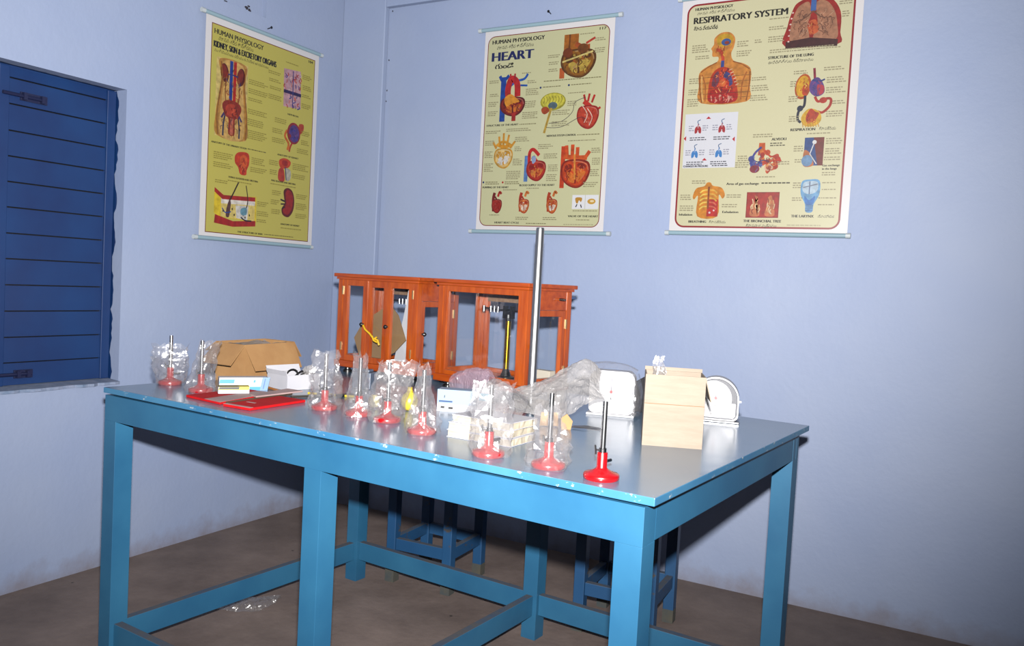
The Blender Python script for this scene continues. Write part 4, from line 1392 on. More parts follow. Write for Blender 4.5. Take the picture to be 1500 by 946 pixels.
burner(-0.376, 0.066, 0.4, 'bagged red-based burner in front of the white booklets', dict(seed=7, rb=0.038, rm=0.040, rt=0.043, hgt=0.138, flat=0.4, lean=(0.005, 0.01), tw=view))
burner(-0.241, 0.066, 0.9, 'bagged red-based burner between the white booklets and the bare burner', dict(seed=8, rb=0.039, rm=0.042, rt=0.030, hgt=0.112, flat=0.45, lean=(-0.004, 0.01), tw=view))
burner(-0.127, 0.057, 0.55, 'unwrapped red-based burner with a bare chrome tube near the front corner')


# ------------------------------------------------------------------ glazed balance cases
def frame_panel(name, x0, x1, z0, z1, sw, depth, t, glass=True, M=None, top=None, bot=None):
    """a framed glass leaf in its own xz plane, placed by matrix M"""
    top = top or sw
    bot = bot or sw
    M = M or Matrix.Identity(4)
    mb = MB()
    for b in ((x0, x0 + sw, z0, z1), (x1 - sw, x1, z0, z1), (x0 + sw, x1 - sw, z1 - top, z1), (x0 + sw, x1 - sw, z0, z0 + bot)):
        mb.box(b[0], b[1], -depth / 2, depth / 2, b[2], b[3], 0, M)
    o = obj(name, mb, WOOD, t, bevel=0.001)
    if glass:
        obj('pane', MB().box(x0 + sw, x1 - sw, -0.001, 0.001, z0 + bot, z1 - top, 0, M), GLASS, o)
    return o


def knob(o, p, d, r=0.0065):
    p, d = Vector(p), Vector(d)
    q = Vector((0, 0, 1)).rotation_difference(d).to_matrix().to_4x4()
    obj('knob', MB().lathe([(0.003, 0), (0.003, 0.006), (r, 0.008), (r * 1.05, 0.012), (r * 0.6, 0.016)], 14, 0, Matrix.Translation(p) @ q), BLACK, o, smooth=True)


def hinges(o, x, y, zs, M=None):
    for z in zs:
        obj('hinge', MB().box(x - 0.0025, x + 0.0025, y - 0.0025, y + 0.0025, z - 0.014, z + 0.014, 0, M), mat('pale_brass_hinge', (236, 206, 150), 0.3, 0.8), o)


def balance_case(a, b, rz, label, kind):
    W, D, FZ, HC = 0.362, 0.208, 0.020, 0.337
    t = tag(empty('balance_case', T(a, b), TR + rz), label, 'glass case', 'glazed wooden balance cases')
    x0, x1, y0, y1 = -W, 0, 0, D
    zb, zt = FZ, HC - 0.012
    for fx in (x0 + 0.03, x1 - 0.03):
        for fy in (y0 + 0.03, y1 - 0.03):
            obj('foot', MB().lathe([(0.016, 0), (0.016, 0.006), (0.011, 0.009), (0.010, FZ)], 16, 0, None, (fx, fy)), BLACK, t, smooth=True)
    obj('base_board', MB().box(x0 - 0.004, x1 + 0.004, y0 - 0.004, y1 + 0.004, zb, zb + 0.022), WOODH, t, bevel=0.002)
    ld = obj('lid', MB().box(x0 - 0.012, x1 + 0.012, y0 - 0.012, y1 + 0.012, zt, HC), WOODH, t, bevel=0.002)
    obj('lid_moulding', MB().box(x0 - 0.005, x1 + 0.005, y0 - 0.005, y1 + 0.005, zt - 0.008, zt - 0.0003), WOODH, ld, bevel=0.001)
    z0, z1 = zb + 0.022, zt - 0.008
    PO = 0.022
    for px in (x0, x1 - PO):
        for py in (y0, y1 - PO):
            obj('corner_post', MB().box(px, px + PO, py, py + PO, z0, z1), WOOD, t, bevel=0.0015)
    I = Matrix.Identity(4)
    Mf = Matrix.Translation((0, y0 + 0.009, 0))
    Mb = Matrix.Translation((0, y1 - 0.009, 0))
    if kind == 'sash':
        f = frame_panel('front_sash', x0 + PO, x1 - PO, z0, z1, 0.015, 0.014, t, M=Mf, top=0.018, bot=0.014)
    else:
        c0, c1 = x0 + PO, x1 - PO
        l = c0 + (c1 - c0) * 0.36
        rr = c0 + (c1 - c0) * 0.635
        f = frame_panel('door', c0, l, z0, z1, 0.020, 0.014, t, M=Mf, top=0.020, bot=0.02)
        knob(f, (l - 0.012, y0 + 0.002, 0.17), (0, -1, 0)); hinges(f, c0, y0 + 0.001, (0.28, 0.09))
        frame_panel('fixed_light', l, rr, z0, z1, 0.0165, 0.014, t, M=Matrix.Translation((0, y0 + 0.012, 0)), top=0.022, bot=0.02)
        f = frame_panel('door', rr, c1, z0, z1, 0.020, 0.014, t, M=Mf, top=0.020, bot=0.02)
        knob(f, (rr + 0.010, y0 + 0.002, 0.17), (0, -1, 0)); hinges(f, c1, y0 + 0.001, (0.28, 0.09))
    frame_panel('back_frame', x0 + PO, x1 - PO, z0, z1, 0.014, 0.012, t, M=Mb)
    # side walls: frame panels turned into the yz plane
    for xx, sx in ((x0 + 0.009, -1), (x1 - 0.009, 1)):
        Ms = Matrix.Translation((xx, 0, 0)) @ Matrix.Rotation(math.pi / 2, 4, 'Z')
        if sx > 0:
            tb = z1 - 0.056
            obj('top_panel', MB().box(xx - 0.006, xx + 0.006, y0 + PO, y1 - PO, tb, z1), WOODH, t)
            f = frame_panel('side_door', y0 + PO, y1 - PO, z0, tb - 0.001, 0.018, 0.014, t, M=Ms)
            knob(f, (x1 - 0.002, y0 + PO + 0.008, 0.155), (1, 0, 0)); hinges(f, y1 - PO, -0.008, (0.22, 0.08), Ms)
            sc_ = obj('arrest_screw', MB().tube([(x1 - 0.004, y1 - 0.055, z1 - 0.024), (x1 + 0.012, y1 - 0.055, z1 - 0.024)], 0.004, 10), BLACK, t, smooth=True)
            obj('screw_tip', MB().tube([(x1 + 0.012, y1 - 0.055, z1 - 0.024), (x1 + 0.018, y1 - 0.055, z1 - 0.024)], 0.0026, 10), STEEL, sc_, smooth=True)
            obj('hook', MB().tube([(x1 - 0.01, y1 + 0.0, z1 - 0.018), (x1 - 0.004, y1 + 0.022, z1 - 0.018)], 0.0045, 10), mat('blue_grey_cap', (70, 90, 130), 0.4), t, smooth=True)
        else:
            frame_panel('side_frame', y0 + PO, y1 - PO, z0, z1, 0.018, 0.014, t, M=Ms)
    # card strip inside, above the rear pane
    obj('backing_strip', MB().box(x0 + 0.04, x0 + (0.22 if kind == 'sash' else 0.2), y1 - 0.022, y1 - 0.018, z1 - 0.045, z1 - 0.004), mat('brown_speckled_board', (120, 84, 58), 0.8, c2=(160, 130, 104), scale=80), t)
    return t, Vector((W, D, z0))


def beam_balance(a, b, rz, zf, label):
    """hand balance standing inside a case; origin under its column"""
    t = tag(empty('beam_balance', T(a, b, TH + zf), TR + rz), label, 'balance')
    obj('stand', MB().lathe([(0.026, 0), (0.026, 0.005), (0.017, 0.009), (0.012, 0.022), (0.009, 0.030)], 20), BLACK, t, smooth=True)
    obj('column', MB().lathe([(0.0085, 0.030), (0.0085, 0.178)], 20), BRASS, t, smooth=True)
    h = MB().lathe([(0.0095, 0.176), (0.0105, 0.186), (0.010, 0.196)], 16)
    h.box(-0.018, 0.018, -0.007, 0.007, 0.196, 0.206)
    for s in (-1, 1):
        h.box(s * 0.014 - 0.004, s * 0.014 + 0.004, -0.008, 0.008, 0.184, 0.222)
    obj('head', h, BLACK, t)
    bm = MB()
    bm.tube([(-0.105, 0, 0.212), (-0.04, 0, 0.207), (0, 0, 0.21), (0.03, 0, 0.207), (0.085, 0, 0.212)], 0.0028, 8)
    for x in (-0.104, -0.075, -0.06, -0.045, 0.05, 0.085):
        bm.lathe([(0.005, 0.200), (0.005, 0.218)], 10, 0, None, (x, 0))
    obj('beam', bm, STEEL, t, smooth=True)
    rod_ = MB().tube([(-0.12, 0.01, 0.252), (-0.05, 0.008, 0.259), (0.06, 0, 0.262)], 0.003, 8)
    rod_.box(0.045, 0.062, -0.006, 0.006, 0.246, 0.276)
    obj('rider_rod', rod_, STEEL, t)
    return t


C1 = (-1.168, 0.786, -0.03)
C2 = (-0.726, 0.738, -0.13)
case1, dim = balance_case(*C1, 'glazed wooden case with two knobbed doors, farther left, yellow ribbon tied across', 'doors')
case2, _ = balance_case(*C2, 'glazed wooden balance case with one wide front pane, beside the tall chrome rod', 'sash')


def in_case(cs, x, y):
    a, b, r = cs
    return a + x * math.cos(r) - y * math.sin(r), b + x * math.sin(r) + y * math.cos(r), r


a, b, r = in_case(C2, -0.062, 0.105)
# the balance in the sash case sits to the right, beam kept inside the walls
bal = beam_balance(*in_case(C2, -0.155, 0.10), dim.z, 'brass-columned balance inside the wide-paned wooden case')
bal2 = beam_balance(*in_case(C1, -0.128, 0.135), dim.z, 'balance with a black head inside the two-doored wooden case')
# weight box and cards in the cases
a, b, r = in_case(C2, -0.055, 0.165)
tag(obj('weight_box', MB().box(-0.03, 0.03, -0.014, 0.014, 0, 0.034), mat('cream_box', (224, 214, 196), 0.6), None, T(a, b, TH + dim.z), TR + r, bevel=0.001), 'small cream box behind the brass column in the wide-paned case', 'box')
a, b, r = in_case(C1, -0.188, 0.045)
cp = MB().plate([(-0.135, 0, 0.075), (-0.105, 0, 0.118), (-0.05, 0.004, 0.16), (0.02, 0.006, 0.20), (0.06, 0.006, 0.165), (0.10, 0.004, 0.085), (0.055, 0, 0.04), (-0.03, 0, 0.001), (-0.10, 0, 0.0)], (0, 1, 0), 0.003)
tag(obj('cardboard_piece', cp, mat('drab_cardboard', (150, 118, 78), 0.85, c2=(138, 106, 66), scale=8), None, T(a, b, TH + dim.z + 0.0005), TR + r), 'torn brown cardboard standing inside the two-doored wooden case', 'cardboard')
a, b, r = in_case(C1, -0.106, 0.068)
wp = MB().plate([(-0.050, 0, 0.0), (0.024, 0, 0.0), (0.024, 0.01, 0.24), (-0.004, 0.01, 0.262), (-0.016, 0.005, 0.17), (-0.030, 0, 0.09)], (0, 1, 0), 0.002)
tag(obj('white_card', wp, PAPERW, None, T(a, b, TH + dim.z + 0.0005), TR + r), 'tall white card behind the right door of the two-doored case', 'card')
# yellow ribbon tied over the door knobs
rb = MB()
rp = [(-0.225, -0.012, 0.168), (-0.21, -0.017, 0.155), (-0.19, -0.014, 0.142), (-0.172, -0.016, 0.128), (-0.155, -0.013, 0.124), (-0.148, -0.012, 0.108)]
rb.tube(rp, 0.0032, 6)
rb.tube([(-0.178, -0.016, 0.136), (-0.168, -0.018, 0.122), (-0.155, -0.015, 0.117)], 0.003, 6)
rb.tube([(-0.166, -0.017, 0.128), (-0.158, -0.014, 0.134)], 0.003, 6)
obj('ribbon', rb, mat('yellow_ribbon', (236, 190, 24), 0.5), case1, smooth=True)

# ------------------------------------------------------------------ tall chrome rod on its stand
rs = tag(empty('retort_stand', T(-0.655, 0.668), TR), 'tall thick chrome rod standing in front of the wide-paned case', 'stand')
obj('base_plate', MB().box(-0.045, 0.045, -0.04, 0.075, 0, 0.012), mat('dark_cast_iron', (50, 54, 62), 0.5), rs, bevel=0.002)
obj('rod', MB().lathe([(0.0116, 0.012), (0.0112, 0.484), (0.0098, 0.488)], 28), mat('satin_chrome', (240, 243, 248), 0.36, 1.0), rs, smooth=True)

# ------------------------------------------------------------------ left end of the table: cartons, packets
def open_box(name, label, a, b, rz, W, D, Hh, th, m, flaps, medge=None, z=0.0, tilt=None):
    """open carton; origin mid-base; flaps = list of (side, length, angle outward from vertical-up)"""
    t = tag(empty(name, T(a, b, TH + z), TR + rz), label, 'carton')
    if tilt:
        t.rotation_euler = (tilt[0], tilt[1], TR + rz)
    mb = MB()
    mb.box(-W / 2, W / 2, -D / 2, D / 2, 0, th)
    mb.box(-W / 2, W / 2, -D / 2, -D / 2 + th, th, Hh)
    mb.box(-W / 2, W / 2, D / 2 - th, D / 2, th, Hh)
    mb.box(-W / 2, -W / 2 + th, -D / 2 + th, D / 2 - th, th, Hh)
    mb.box(W / 2 - th, W / 2, -D / 2 + th, D / 2 - th, th, Hh)
    obj('body', mb, m, t)
    for side, ln, ang, sk in flaps:
        dx, dz = math.sin(ang) * ln, math.cos(ang) * ln
        if side == 'front':
            q = [(-W / 2, -D / 2, Hh), (W / 2, -D / 2, Hh), (W / 2 + sk, -D / 2 - dx, Hh + dz), (-W / 2 - sk, -D / 2 - dx, Hh + dz)]
        elif side == 'back':
            q = [(-W / 2, D / 2, Hh), (W / 2, D / 2, Hh), (W / 2 + sk, D / 2 + dx, Hh + dz), (-W / 2 - sk, D / 2 + dx, Hh + dz)]
        elif side == 'right':
            q = [(W / 2, -D / 2, Hh), (W / 2, D / 2, Hh), (W / 2 + dx, D / 2 + sk, Hh + dz), (W / 2 + dx, -D / 2 - sk, Hh + dz)]
        else:
            q = [(-W / 2, -D / 2, Hh), (-W / 2, D / 2, Hh), (-W / 2 - dx, D / 2 + sk, Hh + dz), (-W / 2 - dx, -D / 2 - sk, Hh + dz)]
        q = [Vector(p) for p in q]
        nn = (q[1] - q[0]).cross(q[2] - q[0]).normalized()
        obj('flap', MB().plate(q, nn, th * 0.9), m, t)
    return t


bx = open_box('cardboard_box', 'open brown cardboard box with its flaps folded down, at the left end', -1.505, 0.435, 0.10, 0.115, 0.205, 0.114, 0.003, CARD,
              [('right', 0.085, 2.62, -0.006), ('front', 0.080, 2.35, 0.004), ('left', 0.05, 2.2, 0.004), ('back', 0.06, 2.5, 0.0)])
obj('film_lining', crumple_sheet([[(-0.05, -0.09, 0.10), (0, -0.09, 0.112), (0.05, -0.09, 0.105)], [(-0.05, 0.0, 0.106), (0, 0, 0.10), (0.05, 0, 0.108)], [(-0.05, 0.09, 0.11), (0, 0.09, 0.10), (0.05, 0.09, 0.112)]], 12, 10, 0.006, 31), FILMG, bx)


def carton(name, label, a, b, rz, W, D, Hh, mats, bands, cat='box', z=0.0, tilt=(0, 0)):
    """closed small carton with printed panels: bands = (face, u0, u1, v0, v1, colour)"""
    t = tag(empty(name, T(a, b, TH + z), TR + rz), label, cat)
    t.rotation_euler = (tilt[0], tilt[1], TR + rz)
    obj('body', MB().box(-W / 2, W / 2, -D / 2, D / 2, 0, Hh), mats, t, bevel=0.0008)
    for i, (face, u0, u1, v0, v1, c) in enumerate(bands):
        e = 0.0004 + 0.0001 * i
        if face == 'front':
            q = [(-W / 2 + u * W, -D / 2 - e, v * Hh) for u, v in ((u0, v0), (u1, v0), (u1 + (v1 - v0) * 0.05, v1), (u0 + (v1 - v0) * 0.05, v1))]
        elif face == 'right':
            q = [(W / 2 + e, -D / 2 + u * D, v * Hh) for u, v in ((u0, v0), (u1, v0), (u1, v1), (u0, v1))]
        else:
            q = [(-W / 2 + u * W, -D / 2 + v * D, Hh + e) for u, v in ((u0, v0), (u1, v0), (u1, v1), (u0, v1))]
        mb = MB(); mb.add(q, [(0, 1, 2, 3)])
        obj('printed_panel', mb, mat('ink_%d_%d_%d' % c, c, 0.4), t)
    return t


CY, NB, YE, KB = (40, 160, 214), (60, 110, 170), (226, 216, 30), (24, 24, 22)
carton('medicine_carton', 'white and blue carton lying in front of the open brown box', -1.345, 0.262, 1.02, 0.128, 0.034, 0.036, PAPERW,
       [('front', 0.0, 0.3, 0.55, 0.85, CY), ('front', 0.55, 0.97, 0.0, 0.28, CY), ('front', 0.84, 1.0, 0, 1, (120, 160, 206)), ('front', 0.9, 0.92, 0.1, 0.9, NB), ('front', 0.24, 0.32, 0.12, 0.4, NB), ('front', 0.70, 0.74, 0.6, 0.8, CY), ('right', 0, 1, 0, 1, (70, 110, 160))])
carton('small_carton', 'small yellow, black and white carton lying on the red packets', -1.268, 0.170, 1.0, 0.078, 0.03, 0.018, PAPERW,
       [('front', 0, 0.98, 0.55, 1.0, YE), ('front', 0.02, 0.66, 0.62, 0.98, KB), ('top', 0, 1, 0, 1, YE), ('top', 0.0, 0.66, 0.05, 0.75, KB)], z=0.0075)
# white paper tray with oddments
open_box('paper_tray', 'open white card tray holding dark coiled wire, beside the blue carton', -1.300, 0.405, -0.12, 0.098, 0.112, 0.042, 0.0018, PAPERW,
         [('front', 0.012, 0.3, 0.0), ('left', 0.02, 0.5, 0.0)], z=0.0002)
wr = MB()
for kx in range(3):
    cxx, cyy, rr_ = -0.01 + 0.012 * kx, 0.012 * (kx - 1), 0.017 - 0.002 * kx
    wr.tube([(cxx + rr_ * math.cos(q), cyy + 0.4 * rr_ * math.sin(q), 0.016 + rr_ + rr_ * math.sin(q + kx)) for q in [2 * math.pi * i / 16 for i in range(17)]], 0.0022, 6)
tag(obj('wire_coil', wr, BLACK, None, T(-1.295, 0.412, TH + 0.003), TR + 0.5, smooth=True), 'loop of black wire inside the white card tray', 'wire')
tag(obj('plastic_bag', crumple_bag(41, 0.012, 0.018, 0.016, 0.056, 0.6, (0.004, 0.0), 0.004, 14, 8), FILMG, None, T(-1.275, 0.436, TH + 0.003), TR + 0.5), 'crumpled clear film sticking out of the white card tray', 'plastic')

# flat red packets
REDP = mat('red_card', (214, 20, 28), 0.75, c2=(196, 14, 22), scale=20)
REDP.node_tree.nodes['Principled BSDF'].inputs['Specular IOR Level'].default_value = 0.15
PINKP = mat('pinkish_paper', (206, 172, 168), 0.85, c2=(176, 146, 146), scale=9)


def packet(label, quad, z, th, m, extra=None):
    ce = (sum(p[0] for p in quad) / 4, sum(p[1] for p in quad) / 4)
    t = tag(empty('flat_packet', T(ce[0], ce[1], TH + z), TR), label, 'packet', 'flat packets by the white tray')
    q = [(p[0] - ce[0], p[1] - ce[1], 0) for p in quad]
    obj('cover', MB().plate(q, (0, 0, 1), th), m, t, bevel=0.0006)
    for (f, mm) in (extra or []):
        # strip across the packet between two fractions
        A, B, C_, D = [Vector(p) for p in q]
        P = lambda u, v: (A * (1 - u) + B * u) * (1 - v) + (D * (1 - u) + C_ * u) * v
        qq = [P(f[0], f[2]), P(f[1], f[2]), P(f[1], f[3]), P(f[0], f[3])]
        obj('label_strip', MB().plate([p + Vector((0, 0, th + 0.0001)) for p in qq], (0, 0, 1), 0.0004), mm, t)
    return t


packet('flat red packet with a pale end, under the small yellow carton', [(-1.312, 0.060), (-1.165, 0.050), (-1.215, 0.260), (-1.330, 0.250)], 0.0005, 0.006, REDP, [((0.55, 1.0, 0.0, 0.98), PINKP)])
packet('flat red packet lying nearest the front edge of the table', [(-1.142, 0.042), (-1.052, 0.048), (-1.072, 0.240), (-1.162, 0.234)], 0.0005, 0.0065, REDP, [((0.0, 1.0, 0.0, 0.06), PINKP), ((0.2, 0.5, 0.30, 0.34), PINKP)])
packet('pale pinkish paper packet behind the frontmost red packet', [(-1.205, 0.175), (-1.172, 0.165), (-1.180, 0.330), (-1.235, 0.325)], 0.0070, 0.004, PINKP)
rs_ = random.Random(5)
for i, (a0, b0, a1, b1, c, lab) in enumerate(((-1.166, 0.07, -1.190, 0.30, (80, 60, 44), 'thin dark wooden stick beside the frontmost red packet'),
                                              (-1.150, 0.262, -1.085, 0.43, (46, 40, 30), 'dark stick in front of the white card tray'),
                                              (-1.175, 0.345, -1.055, 0.40, (214, 190, 40), 'yellow and black stick in front of the white card tray'),
                                              (-1.338, 0.335, -1.215, 0.300, (190, 120, 50), 'tan stick between the blue carton and the white tray'))):
    ob = MB().tube([(0, 0, 0.0035), (a1 - a0, b1 - b0, 0.0035)], 0.0034, 6)
    zz = TH + (0.011 if i in (3,) else 0.0)
    if i == 2:
        v = Vector((a1 - a0, b1 - b0, 0))
        o = tag(empty('stick', T(a0, b0, zz), TR), lab, 'stick', 'sticks by the white tray')
        for s in range(5):
            obj('band', MB().tube([v * (s / 5) + Vector((0, 0, 0.0035)), v * ((s + 1) / 5) + Vector((0, 0, 0.0035))], 0.0034, 6), [mat('stick_yellow', (214, 190, 40), 0.5), BLACK][s % 2], o)
    else:
        zz = TH
        tag(obj('stick', ob, mat('stick_%d' % i, c, 0.6), None, T(a0, b0, zz), TR), lab, 'stick', 'sticks by the white tray')

# ------------------------------------------------------------------ middle of the table
tag(obj('grey_block', MB().box(-0.03, 0.03, -0.022, 0.022, 0, 0.05).box(-0.022, 0.022, -0.016, 0.016, 0.05, 0.058), mat('blue_grey_plastic', (96, 112, 134), 0.4), None, T(-1.17, 0.56), TR + 0.3, bevel=0.003), 'blue-grey block in front of the two-doored case', 'block')
yb_ = MB().lathe([(0.004, 0), (0.014, 0.004), (0.021, 0.016), (0.022, 0.028), (0.017, 0.040), (0.008, 0.047), (0.006, 0.056), (0.0065, 0.060)], 20)
yo = tag(empty('yellow_bulb', T(-0.822, 0.355), TR), 'round yellow bulb behind the bagged burners', 'bulb')
obj('bulb', yb_, mat('yellow_rubber', (232, 208, 70), 0.4), yo, smooth=True)
obj('neck_ring', MB().lathe([(0.0085, 0.045), (0.0085, 0.050)], 16), mat('yellow_rubber_ring', (206, 178, 50), 0.4), yo, smooth=True)
yo2 = tag(empty('yellow_bulb', T(-0.905, 0.315), TR), 'smaller pale yellow bulb seen through the bagged burners', 'bulb')
obj('bulb', MB().lathe([(0.003, 0), (0.011, 0.004), (0.015, 0.014), (0.013, 0.026), (0.006, 0.034)], 18), mat('pale_yellow', (226, 214, 140), 0.4), yo2, smooth=True)
obj('neck_ring', MB().lathe([(0.0075, 0.030), (0.0075, 0.034)], 14), MATS['yellow_rubber_ring'], yo2, smooth=True)
carton('pale_blue_carton', 'pale blue and white carton with dark print in front of the pinkish plastic bag', -0.742, 0.452, 0.45, 0.10, 0.045, 0.056, mat('pale_blue_card', (150, 176, 204), 0.5),
       [('front', 0.05, 0.4, 0.42, 0.5, (40, 80, 130)), ('front', 0.0, 1.0, 0.0, 0.34, (214, 218, 226)), ('front', 0.1, 0.2, 0.14, 0.24, KB), ('front', 0.3, 0.42, 0.12, 0.22, KB), ('front', 0.18, 0.2, 0.62, 0.74, KB)])
carton('cyan_packet', 'small cyan and white packet right of the pale blue carton', -0.683, 0.492, 0.3, 0.045, 0.028, 0.062, PAPERW, [('front', 0.2, 1.0, 0.5, 0.8, (70, 190, 220))])
# thick white booklets in a pile
for i, (da, db, rz_, wd_, lab) in enumerate(((0.0, 0.0, 0.03, 0.158, 'cream booklet at the bottom of the pile behind the burners'), (-0.002, 0.003, 0.06, 0.152, 'cream booklet in the middle of the pile behind the burners'), (0.004, 0.004, -0.01, 0.148, 'white booklet on top of the pile behind the burners'))):
    t = tag(empty('booklet', T(-0.470 + da, 0.212 + db, TH + 0.0004 + i * 0.0164), TR + rz_), lab, 'booklet', 'pile of booklets')
    th = 0.016
    rr = random.Random(i)
    n = 10
    pm = MB()
    vs, fs = [], []
    for z in (0.0012, th - 0.0012):
        ring = []
        for s in range(4):
            for q in range(n):
                u = q / n
                x, y = [(-1 + 2 * u, -1), (1, -1 + 2 * u), (1 - 2 * u, 1), (-1, 1 - 2 * u)][s]
                ring.append((x * wd_ / 2 + rr.uniform(-.0015, .0015), y * 0.052 + rr.uniform(-.0015, .0015), z))
        vs += ring
    N_ = 4 * n
    fs = [tuple(reversed(range(N_))), tuple(range(N_, 2 * N_))] + [(k, (k + 1) % N_, (k + 1) % N_ + N_, k + N_) for k in range(N_)]
    obj('pages', pm.add(vs, fs), PAPER, t)
    for z0 in (0.0, th - 0.0012):
        obj('cover', MB().box(-wd_ / 2 - 0.001, wd_ / 2 + 0.001, -0.053, 0.053, z0, z0 + 0.0011), PAPERW, t)
# crumpled films
za = TH
FA = [[(-0.600, 0.512, 0.006), (-0.52, 0.505, 0.008), (-0.44, 0.505, 0.022), (-0.400, 0.53, 0.056), (-0.378, 0.57, 0.066)],
      [(-0.625, 0.530, 0.054), (-0.55, 0.540, 0.068), (-0.475, 0.555, 0.086), (-0.436, 0.575, 0.096), (-0.412, 0.60, 0.082)],
      [(-0.625, 0.560, 0.056), (-0.570, 0.585, 0.084), (-0.515, 0.605, 0.122), (-0.462, 0.622, 0.148), (-0.430, 0.638, 0.122)],
      [(-0.600, 0.590, 0.030), (-0.555, 0.615, 0.055), (-0.50, 0.645, 0.090), (-0.47, 0.652, 0.10), (-0.450, 0.652, 0.08)]]
tag(obj('plastic_bag', crumple_sheet(FA, 64, 40, 0.006, 51), FILMG, None, T(0, 0, TH), TR), 'large crumpled grey plastic bag heaped beside the wrapped white meter', 'plastic bag')
FB = [[(-0.645, 0.345, 0.004), (-0.60, 0.320, 0.006), (-0.54, 0.315, 0.008), (-0.475, 0.33, 0.006)],
      [(-0.650, 0.40, 0.052), (-0.615, 0.385, 0.068), (-0.555, 0.38, 0.062), (-0.495, 0.39, 0.042)],
      [(-0.655, 0.45, 0.070), (-0.625, 0.44, 0.094), (-0.575, 0.43, 0.086), (-0.52, 0.44, 0.056)],
      [(-0.650, 0.49, 0.035), (-0.625, 0.49, 0.055), (-0.58, 0.49, 0.050), (-0.54, 0.485, 0.030)]]
tag(obj('plastic_bag', crumple_sheet(FB, 44, 34, 0.006, 52), FILMS, None, T(0, 0, TH), TR), 'crumpled clear plastic bag in front of the wide-paned case', 'plastic bag')
FP = [[(-0.815, 0.515, 0.004), (-0.76, 0.515, 0.006), (-0.69, 0.515, 0.006)],
      [(-0.825, 0.525, 0.060), (-0.765, 0.520, 0.078), (-0.695, 0.52, 0.084)],
      [(-0.830, 0.545, 0.074), (-0.770, 0.540, 0.098), (-0.705, 0.54, 0.104)],
      [(-0.810, 0.58, 0.035), (-0.76, 0.58, 0.055), (-0.70, 0.575, 0.060)]]
tag(obj('plastic_bag', crumple_sheet(FP, 36, 30, 0.006, 53), FILMP, None, T(0, 0, TH), TR), 'crumpled pinkish plastic bag behind the pale blue carton', 'plastic bag')
tag(obj('paper_tag', MB().plate([(-0.022, 0, 0), (0.022, 0, 0.003), (0.020, 0.004, 0.034), (-0.02, 0.004, 0.032)], (0, 1, 0), 0.001), mat('ochre_tag', (196, 146, 70), 0.6), None, T(-0.462, 0.440, TH + 0.0005), TR + 0.4), 'small ochre paper tag standing in front of the grey plastic bag', 'tag')
tag(obj('cardboard_scrap', MB().plate([(-0.012, 0, 0), (0.010, 0, 0), (0.014, 0.004, 0.02), (0.0, 0.006, 0.036), (-0.014, 0.004, 0.026)], (0, 1, 0), 0.003), CARD, None, T(-0.412, 0.437, TH + 0.0002), TR + 0.6), 'torn brown cardboard scrap lying below the grey plastic bag', 'scrap')
tag(obj('foil_strip', crumple_sheet([[(-0.035, -0.012, 0.002), (0, -0.014, 0.003), (0.035, -0.01, 0.002)], [(-0.03, 0.012, 0.004), (0, 0.012, 0.006), (0.04, 0.012, 0.003)]], 12, 4, 0.0015, 54), STEEL, None, T(-0.385, 0.482, TH), TR + 0.35), 'crumpled strip of silver foil beside the cardboard scrap', 'foil')


